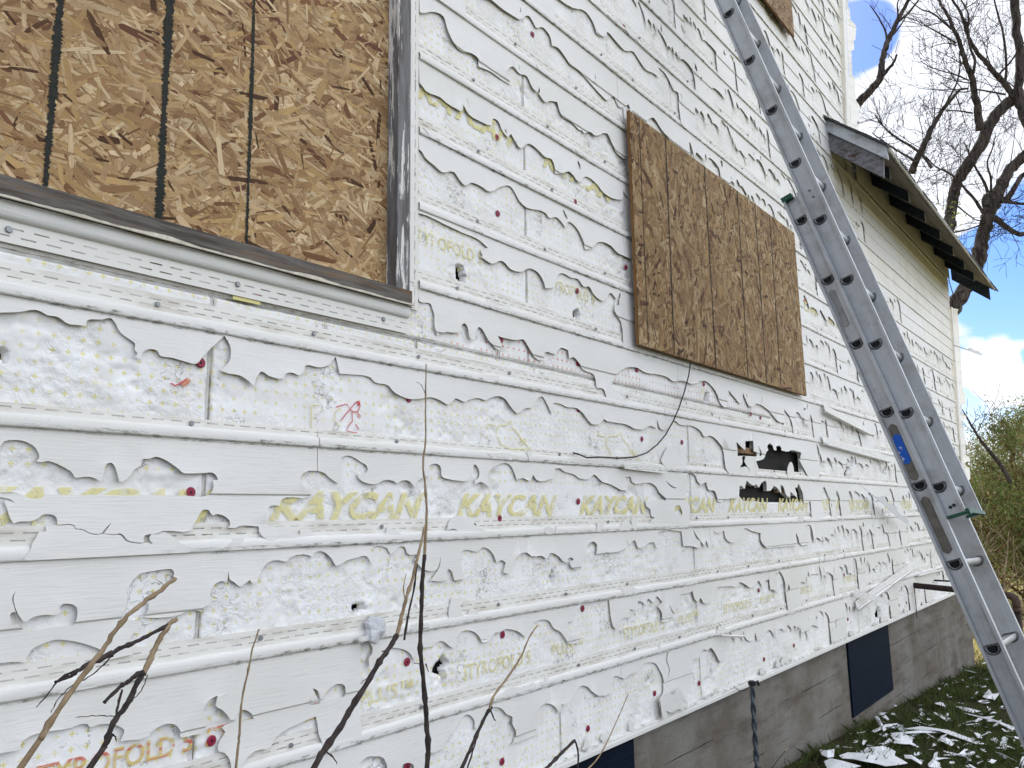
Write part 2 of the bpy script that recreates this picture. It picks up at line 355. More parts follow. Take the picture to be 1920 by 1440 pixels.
OSBEDGE = m_noise('strand_board_edge', lin(150, 110, 64), lin(94, 62, 34), 80, vs=(1, 1, 6))
SPRAY = m_noise('black_spray_paint', lin(30, 34, 30), lin(44, 46, 38), 60, .8)
GREYWOOD = m_wood('weathered_grey_wood', lin(116, 112, 106), lin(72, 66, 60), lin(118, 92, 66), (5, 70, 70), (.5, .66))
JAMB = m_wood('peeling_painted_wood', lin(126, 126, 126), lin(92, 88, 86), lin(214, 212, 206), (60, 60, 5), (.53, .56))
FASC = m_wood('grey_fascia_wood', lin(128, 128, 132), lin(92, 88, 88), lin(74, 62, 56), (2, 18, 50), (.56, .64))
RAKE = m_noise('dirty_white_trim_paint', lin(186, 190, 194), lin(150, 152, 152), 16, .6, lo=.45, hi=.75)
CREAM = m_noise('unfaded_cream_vinyl', lin(224, 222, 212), lin(214, 211, 199), 3, .45)
RAFTER = m_wood('dark_painted_rafter', lin(50, 60, 66), lin(36, 42, 46), lin(84, 76, 66), (4, 10, 40), (.66, .74))
SOFFIT = m_wood('grey_roof_boards', lin(120, 113, 102), lin(96, 89, 79), None, (2, 20, 20))
SHINGLE = m_noise('dark_asphalt_shingle', lin(52, 54, 56), lin(84, 84, 82), 60, .95, bd=.006)
CONC = m_concrete(); NAVY = m_noise('navy_painted_board', lin(6, 16, 30), lin(12, 26, 42), 5, .7, vs=(1, 1, 14), spec=.08)
TAR = m_noise('torn_tar_paper', lin(14, 14, 15), lin(26, 23, 21), 14, .85)
ALU = m_alu(); ALUD = m_noise('ladder_dull_patch', lin(128, 122, 112), lin(108, 103, 96), 30, .7, .35)
GREEN = m_noise('green_plastic', lin(10, 82, 58), lin(8, 62, 46), 40, .45, spec=.4)
BLACK = mat('black_rubber', lin(26, 26, 28), .6)[0]; DARKHOLE = mat('dark_opening', (.012, .012, .013), .9)[0]
REDNAIL = mat('maroon_plastic_cap', lin(140, 30, 62), .45, 0, .4)[0]; NAILM = mat('galvanised_nail', lin(140, 142, 144), .5, .7)[0]; MARDK = mat('maroon_cap_centre', lin(70, 14, 30), .5)[0]
BLUE = m_noise('torn_blue_label', lin(24, 92, 190), lin(222, 226, 232), 46, .5, lo=.60, hi=.63)
RUST = m_noise('rusty_dark_pipe', lin(44, 40, 40), lin(66, 50, 42), 26, .8, .2); RUSTB = m_noise('rusty_brown_fitting', lin(100, 80, 68), lin(74, 60, 52), 30, .8, .1)
STEEL = m_noise('twisted_steel', lin(96, 104, 112), lin(70, 76, 82), 30, .5, .6)
BARK = m_bark('grey_brown_bark', lin(96, 88, 82), lin(46, 41, 38)); TWIG = m_bark('pale_twig_bark', lin(90, 84, 80), lin(54, 49, 47))
CEDB = m_bark('reddish_cedar_bark', lin(132, 100, 78), lin(80, 60, 48))
TAN = m_noise('tan_shoot_bark', lin(160, 140, 110), lin(128, 108, 82), 40, .7); DKB = m_noise('dark_shoot_bark', lin(70, 60, 56), lin(46, 40, 38), 60, .85, bd=.004)
LEAF = m_leaf('cedar_foliage', lin(70, 92, 46), lin(122, 132, 74)); LEAFB = m_leaf('brown_foliage', lin(104, 92, 62), lin(150, 132, 96))
GRASS = m_leaf('grass_blade_green', lin(50, 68, 34), lin(98, 108, 60), 2); DRY = m_leaf('grass_blade_dry', lin(180, 160, 104), lin(214, 196, 140), 2)
DEBRIS = m_noise('broken_white_vinyl', lin(236, 238, 240), lin(222, 224, 224), 12, .45)
VUND = mat('vinyl_underside', lin(196, 198, 198), .5)[0]

# ------------------------------------------------------------------ the house: shell
BASE = .678; PITCH = .2505
def zr(n): return BASE+PITCH*(n-0)            # top rail of course n; zr(0) = bottom edge
def xend(z):                                   # right end of the wall plane
    z = np.asarray(z, float)
    return np.where(z < 4.33, 9.86+(z-.68)*.215, 6.60+(z-4.6)*.17)
house = empty('house', (0, 0, .65), label='white two storey house with storm-shredded vinyl siding over printed foam board', cat='house')
# other walls, interior deck and roofs (real volumes: they block the sun)
mb = MB()
mb.box((-3, .06, .70), (6.6, .12, 6.6)).box((6.6, .06, .70), (10.2, .12, 4.25))
mb.build('wall_core', TAR, house)
SIDE = m_noise('plain_white_siding', lin(226, 226, 224), lin(206, 206, 200), 4)
mb = MB(); mb.box((-3, .12, .70), (-2.9, 7, 6.6)).box((6.52, .12, 4.2), (6.6, 7, 6.6)).box((10.1, .12, .70), (10.2, 7, 4.2)).box((-3, 6.9, .70), (10.2, 7, 4.2)).box((-3, 6.9, 4.2), (6.6, 7, 6.6))
mb.build('wall', SIDE, house)
def prism(mb, x0, x1, prof):
    n = len(prof); v = [(x0, y, z) for y, z in prof]+[(x1, y, z) for y, z in prof]
    return mb.add(v, [tuple(range(n))[::-1], tuple(range(n, 2*n))]+[(i, (i+1) % n, n+(i+1) % n, n+i) for i in range(n)])
mb = MB(); prism(mb, -3.3, 6.75, [(-.12, 6.58), (3.5, 9.2), (7.2, 6.58), (7.2, 6.72), (3.5, 9.36), (-.12, 6.72)])
mb.build('main_roof', SHINGLE, house)
mb = MB(); prism(mb, -2.98, -2.9, [(0.06, 6.6), (7, 6.6), (3.5, 9.15)]); prism(mb, 6.5, 6.58, [(0.06, 6.6), (7, 6.6), (3.5, 9.15)]); mb.build('gable', SIDE, house)

# foundation
mb = MB(); mb.box((-3, .018, -.6), (9.96, .30, .702)).box((9.66, .301, -.6), (9.96, 6.9, .70)); mb.build('foundation', CONC, house)
mb = MB()
for (a, b, c, d) in ((5.61, 6.62, .17, .655), (2.375, 2.845, .1, .66)): mb.box((a, .004, c), (b, .017, d), .003)
MBs = MB().box((5.61, .004, .17), (6.62, .0175, .655), .003); MBs.build('basement_window_cover', NAVY, house, label='navy painted board over the basement opening, beside the ladder foot')
MB().box((2.375, .004, .0), (2.845, .0175, .66), .003).build('basement_window_cover', NAVY, house, label='navy painted board over the basement opening at the bottom edge of the photo')
mb = MB(); mb.box((-2.9, -.012, .664), (9.88, .017, .677), .003); mb.box((-2.9, -.02, .650), (9.88, -.013, .668), .002)
mb.build('starter_strip', VINYL, house)

# ---- big foam sheet as a fine grid with real relief, tears and holes
def crp(s, ox, oy, pts): return [(ox+x/s, oy+y/s) for x, y in pts]
def rounded(P, k=3):
    P = np.asarray(P, float); n = len(P); T = np.zeros_like(P); sharp = np.zeros(n, bool)
    for i in range(n):
        a = P[i]-P[i-1]; b = P[(i+1) % n]-P[i]; la, lb = np.hypot(*a), np.hypot(*b)
        if la < 1e-9 or lb < 1e-9: sharp[i] = True; continue
        sharp[i] = (a@b)/(la*lb) < .25; T[i] = (a/la+b/lb)*.5
    out = []
    for i in range(n):
        p, q = P[i], P[(i+1) % n]; L = np.hypot(*(q-p)); d = (q-p)
        t0 = d if sharp[i] else T[i]*L; t1 = d if sharp[(i+1) % n] else T[(i+1) % n]*L
        kk = k if L > .006 else 1
        for j in range(kk):
            t = j/kk; out.append((2*t**3-3*t*t+1)*p+(t**3-2*t*t+t)*t0+(-2*t**3+3*t*t)*q+(t**3-t*t)*t1)
    return np.array(out)
def W2(pts, y=0.): return np.array([on_y(px, py, y)[[0, 2]] for px, py in pts])
T6 = lambda p: crp(8.727, 1340, 780, p)
BLK_UP = T6([(372, 415), (520, 400), (645, 400), (655, 590), (740, 600), (845, 590), (860, 540), (870, 460), (905, 440), (1000, 470), (1110, 480), (1270, 555), (1420, 600), (1450, 930), (1100, 910), (700, 870), (560, 850), (405, 845), (460, 680), (380, 650)])
BLK_LO = T6([(400, 1300), (420, 1150), (465, 1150), (500, 1190), (540, 1060), (590, 1100), (670, 1140), (690, 1110), (740, 1170), (770, 1110), (845, 1060), (865, 1090), (875, 1220), (930, 1220), (980, 1145), (1040, 1180), (1085, 1250), (1090, 1130), (1135, 1150), (1170, 1280), (1240, 1340), (1250, 1240), (1300, 1280), (1360, 1300), (1320, 1170), (1360, 1170), (1390, 1110), (1430, 1200), (1450, 1250), (1475, 1410), (860, 1410), (500, 1400), (440, 1350)])
foam_holes = [W2(BLK_UP, .0), W2(BLK_LO, .0)]
def blob(x, z, a, b, rot=0., seed=0, n=11, jag=.35):
    r = random.Random(seed); p = []
    for i in range(n):
        t = 2*pi*i/n; k = 1+jag*(r.random()*2-1); u, v = a*k*cos(t), b*k*sin(t)
        p.append((x+u*cos(rot)-v*sin(rot), z+u*sin(rot)+v*cos(rot)))
    return np.array(p)
for i, (px, py, a, b) in enumerate([(863, 513, .011, .025), (1080, 588, .013, .010), (1083, 592, .007, .016), (671, 1141, .018, .008), (829, 1244, .022, .017), (830, 1262, .005, .02), (1036, 1083, .006, .018), (1215, 1277, .012, .006), (1325, 745, .02, .02), (1590, 885, .05, .035), (1597, 870, .02, .03), (1660, 885, .05, .02), (1645, 1150, .05, .03), (1651, 1158, .03, .04), (1521, 937, .012, .03), (1467, 145, .03, .05), (1283, 68, .012, .04), (5, 668, .004, .008)]):
    x, _, z = on_y(px, py); foam_holes.append(blob(x, z, a*1.35+.003, b*1.35+.003, .2, i, jag=.45))
def axis(br):
    out = []
    for a, b, s in br: out.append(np.arange(a, b-1e-9, s))
    out.append([br[-1][1]]); return np.concatenate(out)
gx = axis([(-2.9, .3, .1), (.3, 2.6, .005), (2.6, 5.2, .008), (5.2, 10.7, .02)])
gzv = axis([(.66, 3.4, .0055), (3.4, 6.6, .02)])
X, Z = np.meshgrid(gx, gzv)
big = fbm(X*3.1, Z*3.6, 4, 3); mid = fbm(X*14, Z*16, 4, 11); fine = fbm(X*55, Z*60, 3, 23)
patch = np.clip((big-.53)/.09, 0, 1)*np.clip((mid-.38)/.2, 0, 1)
for px, py, r in ((60, 690, .13), (30, 880, .07), (200, 780, .08), (420, 1160, .08), (540, 1120, .10), (690, 1160, .08), (830, 1260, .09), (930, 800, .07), (1230, 600, .06), (620, 750, .05), (1030, 1100, .08), (1215, 1290, .06), (990, 590, .06), (860, 500, .05), (560, 930, .07), (1450, 800, .1), (640, 960, .06), (330, 610, .06), (1290, 930, .08)):
    cx, _, cz = on_y(px, py); d = np.hypot(X-cx, (Z-cz)*1.3)/r
    patch = np.maximum(patch, np.clip(1.25-d+(mid-.5)*1.4, 0, 1))
Y = .0004+patch*(.0016+.0085*np.clip(fine-.36, 0, 1)+.005*np.abs(mid-.5)*2) + .0014*(mid-.5)
ridg = 1-np.abs(fbm(X*22, Z*26, 3, 41)*2-1); Y -= patch*.0035*np.clip(ridg-.72, 0, 1)*3
def groove(dist, w, dep): return dep*np.clip(1-np.abs(dist)/w, 0, 1)
Y += groove(Z-2.0215-.004*(fbm(X*5, X*0, 3, 5)-.5), .0065, .02)*np.where(X < 4.5, 1, 0)
Y += groove(Z-3.24, .006, .015)
for xs, z0, z1 in ((.993, .6, 2.02), (3.43, .6, 2.02), (5.87, .6, 2.02), (8.3, .6, 2.02), (2.21, 2.02, 3.24), (4.65, 2.02, 3.24), (7.1, 2.02, 3.24), (1.658, 1.95, 2.02), (2.05, 2.02, 2.09), (3.43, 3.24, 4.4), (2.35, .6, 1.0)):
    Y += groove(X-xs-.003*(vn(Z*9, X*0, 9)-.5), .0055, .02)*((Z > z0) & (Z < z1))
SEAMS = [(.993, .69, 2.02), (3.43, .69, 2.02), (5.87, .69, 2.02), (8.3, .69, 2.02), (2.21, 2.03, 3.24), (4.65, 2.03, 3.24), (1.658, 1.97, 2.02), (2.05, 2.02, 2.09), (2.35, .69, 1.0)]
keep = np.ones(X.shape, bool); pts = np.stack([X.ravel(), Z.ravel()], 1); inh = np.zeros(len(pts), bool)
for h in foam_holes:
    lo, hi = h.min(0), h.max(0); sel = np.where((pts[:, 0] > lo[0]) & (pts[:, 0] < hi[0]) & (pts[:, 1] > lo[1]) & (pts[:, 1] < hi[1]))[0]
    if len(sel): inh[sel] |= pip(pts[sel], h)
inh = inh.reshape(X.shape); Y = np.where(inh, .026, Y)
Y = np.maximum(Y, -.0012)
win = (X < 1.57) & (Z > 2.13); win |= X > xend(Z)-.01
ny, nx = X.shape; idx = np.arange(nx*ny).reshape(ny, nx)
q = np.stack([idx[:-1, :-1], idx[:-1, 1:], idx[1:, 1:], idx[1:, :-1]], -1).reshape(-1, 4)
bad = (inh[:-1, :-1] & inh[:-1, 1:] & inh[1:, 1:] & inh[1:, :-1]) | win[:-1, :-1] | win[1:, 1:]
q = q[~bad.ravel()]
used = np.zeros(nx*ny, bool); used[q.ravel()] = True; rem = np.cumsum(used)-1
V = np.stack([X.ravel(), Y.ravel(), Z.ravel()], 1)[used]; q = rem[q]
foam = link('foam_sheathing', mesh_np('foam_sheathing', V, q, 4, True), FOAM, house)
GAPM = m_noise('board_gap_shade', lin(120, 114, 102), lin(168, 164, 152), 40, .9)  # grey-brown ribbons paint the shade inside the gaps between foam boards
def seam(p, vertical, w, seed):
    r = random.Random(seed); v = []; f = []; n = len(p)
    for i, (a, b) in enumerate(p):
        k = w*r.uniform(.35, 1.15)
        v += [(a-k, -.0019, b), (a+k, -.0019, b)] if vertical else [(a, -.0019, b+k), (a, -.0019, b-k)]
        if i: f.append((2*i-2, 2*i-1, 2*i+1, 2*i) if vertical else (2*i-2, 2*i-1, 2*i+1, 2*i))
    link('board_joint', mesh('board_joint', v, f), GAPM, foam)
for i, (xs, z0, z1) in enumerate(SEAMS):
    zz = np.arange(z0, z1, .012); seam([(xs+.003*(float(vn(np.array(z*9.), np.array(0.), 9))-.5), z) for z in zz], True, .0026, i)
xx = np.arange(-.4, 4.5, .012); seam([(x, 2.0215+.004*(float(fbm(np.array(x*5.), np.array(0.), 3, 5))-.5)) for x in xx], False, .0024, 77)
mb = MB()   # the darkness behind the torn holes: old tar paper on lath
mb.box((3.3, .036, 1.45), (5.4, .052, 2.1)); mb.box((1.2, .036, .9), (2.7, .052, 1.4)); mb.box((1.7, .036, 2.2), (2.7, .052, 2.35)); mb.box((5.4, .036, .7), (8, .052, 2.1)); mb.box((1.9, .036, .70), (5.4, .052, 1.3))
mb.build('tar_paper', TAR, house)
mb = MB(); mb.box((3.98, .008, 1.80), (4.30, .034, 1.835), .004).box((4.55, .012, 1.60), (4.72, .034, 1.625), .004); mb.build('lath', m_noise('old_lath', lin(150, 122, 92), lin(120, 96, 70), 40), house)

# ---- vinyl sheets cut with ragged holes
def prof(z, zt):
    """stand-off of the double-lap profile below the rail at zt"""
    d = zt-z
    return -np.interp(d, [-.01, 0, .1215, .1255, .2505, .27], [.0045, .0052, .0100, .0052, .0128, .0128])
def sheet(outer, holes, keeps, yfun, zlines, name, step=.06, thick=.0013, jit=.0, curl=.0):
    verts = []; edges = []; key = {}
    def vid(x, z):
        k = (round(x, 5), round(z, 5))
        if k not in key: key[k] = len(verts); verts.append(Vector((x, z)))
        return key[k]
    def path(p, closed=True, st=None, j=0.):
        n = len(p); ids = []
        for i in range(n if closed else n-1):
            a, b = p[i], p[(i+1) % n]; L = math.hypot(b[0]-a[0], b[1]-a[1]); k = max(1, int(L/(st or 1e9)))
            for q in range(k):
                t = q/k; x = a[0]+(b[0]-a[0])*t; z = a[1]+(b[1]-a[1])*t
                if j and q: x += random.uniform(-j, j); z += random.uniform(-j, j)
                ids.append(vid(x, z))
        if closed: ids.append(ids[0])
        else: ids.append(vid(*p[-1]))
        for a, b in zip(ids, ids[1:]):
            if a != b: edges.append((a, b))
        return ids
    path(outer, True, step)
    lo = np.min(outer, 0); hi = np.max(outer, 0); hid = []
    for h in holes: hid += path(h, True, .012, jit)
    for h in keeps: hid += path(h, True, .012, jit)
    for zl in zlines: path([(lo[0], zl), (hi[0], zl)], False, step)
    r = geometry.delaunay_2d_cdt(verts, edges, [], 0, 1e-5)
    vo = np.array([(v.x, v.y) for v in r[0]]); tri = np.array(r[2])
    c = vo[tri].mean(1); ok = pip(c, outer); bad = np.zeros(len(c), bool)
    for h in holes: bad |= pip(c, h)
    for h in keeps: bad &= ~pip(c, h)
    tri = tri[ok & ~bad]
    if len(tri) == 0: return None
    us = np.unique(tri); rm = -np.ones(len(vo), int); rm[us] = np.arange(len(us)); vo = vo[us]; tri = rm[tri]
    a = vo[tri]; ar = (a[:, 1, 0]-a[:, 0, 0])*(a[:, 2, 1]-a[:, 0, 1])-(a[:, 2, 0]-a[:, 0, 0])*(a[:, 1, 1]-a[:, 0, 1])
    tri[ar < 0] = tri[ar < 0][:, ::-1]; tri = tri[np.abs(ar) > 1e-10]
    y = yfun(vo[:, 0], vo[:, 1])
    e = np.concatenate([tri[:, [0, 1]], tri[:, [1, 2]], tri[:, [2, 0]]]); ek = np.sort(e, 1); k = ek[:, 0].astype(np.int64)*len(vo)+ek[:, 1]
    u, inv, cnt = np.unique(k, return_inverse=True, return_counts=True); be = e[cnt[inv] == 1]
    if curl > 0:
        inner = (vo[:, 0] > lo[0]+1e-3) & (vo[:, 0] < hi[0]-1e-3) & (vo[:, 1] > lo[1]+1e-3) & (vo[:, 1] < hi[1]-1e-3)
        on = np.zeros(len(vo), bool); on[be.ravel()] = True
        y = y-np.where(on & inner, curl*np.clip(fbm(vo[:, 0]*9, vo[:, 1]*9, 2, 77)*2.6-.9, 0, 1), 0)
    n = len(vo); vf = np.stack([vo[:, 0], y, vo[:, 1]], 1); vb = vf.copy(); vb[:, 1] += thick
    f = [tuple(t) for t in tri]+[tuple(t[::-1]+n) for t in tri]+[(b, a, a+n, b+n) for a, b in be]
    me = mesh(name, np.concatenate([vf, vb]), f, True); me.set_sharp_from_angle(angle=radians(38)); return me
# crop frames used when the tears were measured
A1 = lambda p: crp(4, 0, 800, p); A2 = lambda p: crp(4, 0, 1080, p); A3 = lambda p: crp(4, 480, 1080, p); A4 = lambda p: crp(4, 960, 1080, p)
A6 = lambda p: crp(4, 480, 800, p); A7 = lambda p: crp(4, 960, 800, p); A8 = lambda p: crp(4, 1440, 800, p)
C2 = lambda p: crp(3, 640, 0, p); C4 = lambda p: crp(3, 0, 360, p); C5 = lambda p: crp(3, 640, 480, p); C6 = lambda p: crp(3, 1280, 480, p)
# per course: ('T', top edge of the tear, closes at the panel bottom) or ('P', closed hole); 'K' = surviving patch; xe = where hand tracing ends
TEAR = {n: [] for n in range(1, 26)}; XE = {}
TEAR[4] += [('P', A1([(-60, 160), (5, 150), (40, 110), (120, 98), (200, 110), (270, 150), (300, 200), (302, 235), (280, 258), (320, 265), (370, 256), (430, 275), (500, 310), (550, 345), (572, 382), (620, 378), (680, 376), (730, 392), (763, 415), (780, 370), (795, 300), (815, 275), (840, 270), (865, 290), (885, 350), (902, 415), (930, 410), (980, 370), (1020, 315), (1065, 290), (1075, 245), (1120, 240), (1180, 225), (1240, 245), (1310, 290), (1350, 320), (1375, 345), (1450, 350), (1540, 347), (1600, 345), (1630, 370), (1640, 400), (1600, 400), (1605, 450), (1590, 490), (1560, 518), (1400, 516), (1200, 514), (900, 514), (720, 508), (560, 514), (400, 505), (350, 510), (330, 530), (250, 540), (180, 510), (150, 497), (-60, 497)])),
            ('P', A1([(-60, 525), (30, 530), (90, 545), (125, 572), (80, 556), (40, 552), (65, 625), (80, 680), (105, 725), (150, 712), (230, 710), (290, 690), (330, 662), (400, 660), (430, 680), (438, 735), (350, 742), (352, 785), (300, 790), (270, 840), (240, 880), (235, 910), (180, 985), (160, 1010), (-60, 1016)])),
            ('P', A1([(430, 736), (565, 738), (576, 764), (622, 767), (680, 796), (740, 805), (768, 796), (800, 760), (845, 718), (812, 765), (782, 798), (850, 808), (917, 803), (955, 848), (1000, 864), (1080, 869), (1085, 820), (1142, 803), (1122, 840), (1148, 880), (1000, 872), (945, 856), (908, 813), (850, 814), (770, 803), (740, 811), (678, 802), (620, 773), (571, 769), (560, 744), (430, 742)])),
            ('P', A1([(1145, 805), (1180, 800), (1230, 782), (1440, 775), (1450, 740), (1480, 700), (1500, 660), (1530, 625), (1570, 625), (1600, 665), (1640, 655), (1725, 700), (1730, 740), (1710, 757), (1780, 757), (1800, 745), (1920, 748)])+A6([(25, 750), (30, 790), (60, 830), (120, 865), (120, 895), (60, 905), (0, 912)])+A1([(1900, 920), (1815, 885), (1832, 835), (1780, 830), (1720, 880), (1650, 925), (1560, 945), (1420, 955), (1442, 910), (1350, 870), (1240, 790), (1180, 806)])),
            ('P', A6([(70, 715), (100, 680), (110, 600), (150, 590), (190, 590), (200, 550), (240, 530), (410, 525), (430, 490), (370, 460), (340, 410), (345, 370), (390, 335), (450, 330), (520, 345), (570, 390), (630, 428), (650, 380), (650, 240), (700, 215), (750, 230), (800, 265), (840, 290), (850, 320), (830, 350), (770, 350), (780, 385), (830, 420), (910, 430), (960, 405), (1010, 400), (1050, 415), (1065, 425), (1100, 405), (1150, 405), (1185, 437), (1198, 457), (1220, 410), (1260, 380), (1310, 370), (1305, 300), (1340, 278), (1380, 285), (1395, 310), (1400, 370), (1460, 395), (1530, 405), (1590, 405), (1630, 350), (1645, 290), (1660, 285), (1685, 330), (1680, 380), (1650, 405), (1650, 430), (1700, 415), (1740, 440), (1785, 462), (1750, 400), (1750, 350), (1800, 300), (1870, 272), (1920, 290)])
              + A7([(30, 350), (45, 400), (90, 385), (140, 405), (165, 360), (190, 400), (290, 395), (330, 370), (330, 315), (370, 312), (400, 335), (480, 360), (520, 390), (600, 385), (625, 358), (680, 410), (740, 430), (790, 455), (830, 475), (880, 480), (860, 380), (900, 378), (910, 415), (980, 425), (1040, 420), (1090, 450), (1110, 490), (1150, 530), (1170, 552), (1110, 550), (1010, 555), (1020, 600), (1045, 620), (1050, 670), (1075, 680), (1040, 715), (1015, 770), (930, 778), (800, 785), (760, 765), (700, 788), (685, 740), (640, 712), (635, 770), (600, 792), (500, 800), (480, 792), (465, 765), (440, 795), (350, 797), (330, 740), (320, 800), (60, 802), (0, 808)])
              + A6([(1740, 830), (1720, 780), (1640, 735), (1630, 690), (1480, 682), (1450, 720), (1430, 775), (1500, 770), (1530, 810), (1540, 840), (1440, 835), (1100, 870), (1075, 840), (1090, 800), (1060, 780), (990, 750), (975, 800), (905, 845), (860, 880), (450, 905), (440, 880), (430, 820), (425, 780), (340, 770), (335, 810), (250, 770), (250, 745), (100, 745)])),
            ('P', A7([(1230, 600), (1270, 595), (1285, 650), (1270, 670), (1230, 635)])),
            ('P', A7([(1310, 552), (1300, 450), (1312, 366), (1385, 365), (1400, 410), (1435, 445), (1410, 440), (1465, 415), (1478, 470), (1530, 485), (1553, 560), (1620, 540)])+T6([(405, 1300), (420, 1150), (465, 1150), (500, 1190), (540, 1060), (590, 1100), (670, 1140), (690, 1110), (740, 1170), (770, 1110), (845, 1060), (865, 1090), (865, 1220), (930, 1220), (980, 1145), (1040, 1180), (1100, 1275), (1090, 1130), (1135, 1150), (1170, 1280), (1240, 1340), (1250, 1240), (1300, 1280), (1370, 1350), (1320, 1170), (1360, 1170), (1390, 1110), (1430, 1200), (1450, 1250), (1475, 1410), (1520, 1420)])+A8([(330, 560), (330, 700), (0, 712)])+A7([(1920, 745), (1340, 765), (1330, 560)])),
            ('P', A7([(1160, 403), (1220, 452), (1250, 458), (1215, 460), (1180, 430)]))]
XE[4] = 5.3
TEAR[5] += [('T', C4([(-60, 680), (40, 675), (120, 672), (200, 660), (240, 672), (270, 690), (330, 700), (390, 740), (440, 745), (490, 748), (500, 718), (580, 715), (630, 706), (655, 730), (680, 780), (700, 800), (750, 835), (768, 850), (765, 885), (780, 905), (765, 925), (800, 942), (812, 900), (850, 882), (890, 890), (910, 920), (970, 930), (1040, 950), (1110, 965), (1150, 920), (1200, 870), (1270, 806), (1300, 860), (1305, 910), (1290, 960), (1240, 1000), (1290, 1020), (1350, 1030), (1400, 1060), (1430, 1092), (1450, 1040), (1475, 1008), (1520, 1035), (1600, 1047), (1615, 1020), (1650, 1015), (1690, 1030), (1715, 1005), (1725, 975), (1800, 985), (1850, 975), (1900, 925)])
              + C5([(0, 660), (70, 665), (170, 680), (200, 710), (270, 725), (300, 760), (350, 790), (400, 805), (520, 795), (560, 810), (610, 835), (650, 800), (700, 820), (720, 810), (780, 798), (820, 810), (850, 795), (900, 788), (930, 805), (960, 850), (995, 884), (1040, 855), (1080, 850), (1110, 800), (1140, 790), (1165, 830), (1190, 888), (1210, 850), (1200, 825), (1240, 830), (1280, 850), (1330, 855), (1370, 890), (1410, 942), (1450, 945), (1480, 920), (1470, 880), (1480, 915), (1540, 935), (1615, 950), (1650, 970), (1700, 975), (1740, 955), (1780, 970), (1785, 920), (1800, 972), (1850, 965), (1880, 925), (1915, 950)])
              + C6([(60, 955), (110, 990), (125, 1015), (160, 1010), (200, 1040), (235, 1100), (238, 1150), (290, 1195)])),
            ('P', T6([(365, 415), (440, 500), (515, 560), (512, 412), (645, 402), (645, 580), (700, 600), (708, 662), (520, 652), (385, 652)])),
            ('P', T6([(470, 665), (528, 660), (500, 740), (540, 820), (578, 862), (575, 935), (556, 850), (412, 842), (468, 740)])),
            ('P', T6([(690, 740), (840, 670), (850, 600), (885, 560), (870, 490), (905, 448), (962, 490), (975, 550), (1020, 560), (1015, 500), (1080, 485), (1108, 530), (1100, 560), (1225, 580), (1250, 560), (1430, 600), (1400, 720), (1490, 900), (1545, 1020), (1530, 1050), (1310, 1040), (1290, 800), (1260, 750), (1220, 800), (1190, 920), (1190, 1035), (1000, 1020), (830, 1010), (700, 950), (722, 872)])),
            ('P', T6([(728, 480), (790, 640), (757, 658)])),
            ('K', C5([(1575, 1215), (1590, 1160), (1750, 1172), (1820, 1192), (1800, 1150), (1838, 1080), (1900, 1075)])+A7([(1160, 140), (1315, 155), (1300, 350), (1600, 380), (1500, 400), (1000, 340), (840, 320)])),
            ('K', T6([(180, 660), (460, 650), (470, 750), (400, 850), (380, 900), (570, 930), (600, 1000), (500, 1060), (0, 1060), (0, 980), (230, 940), (180, 850)]))]
XE[5] = 5.25
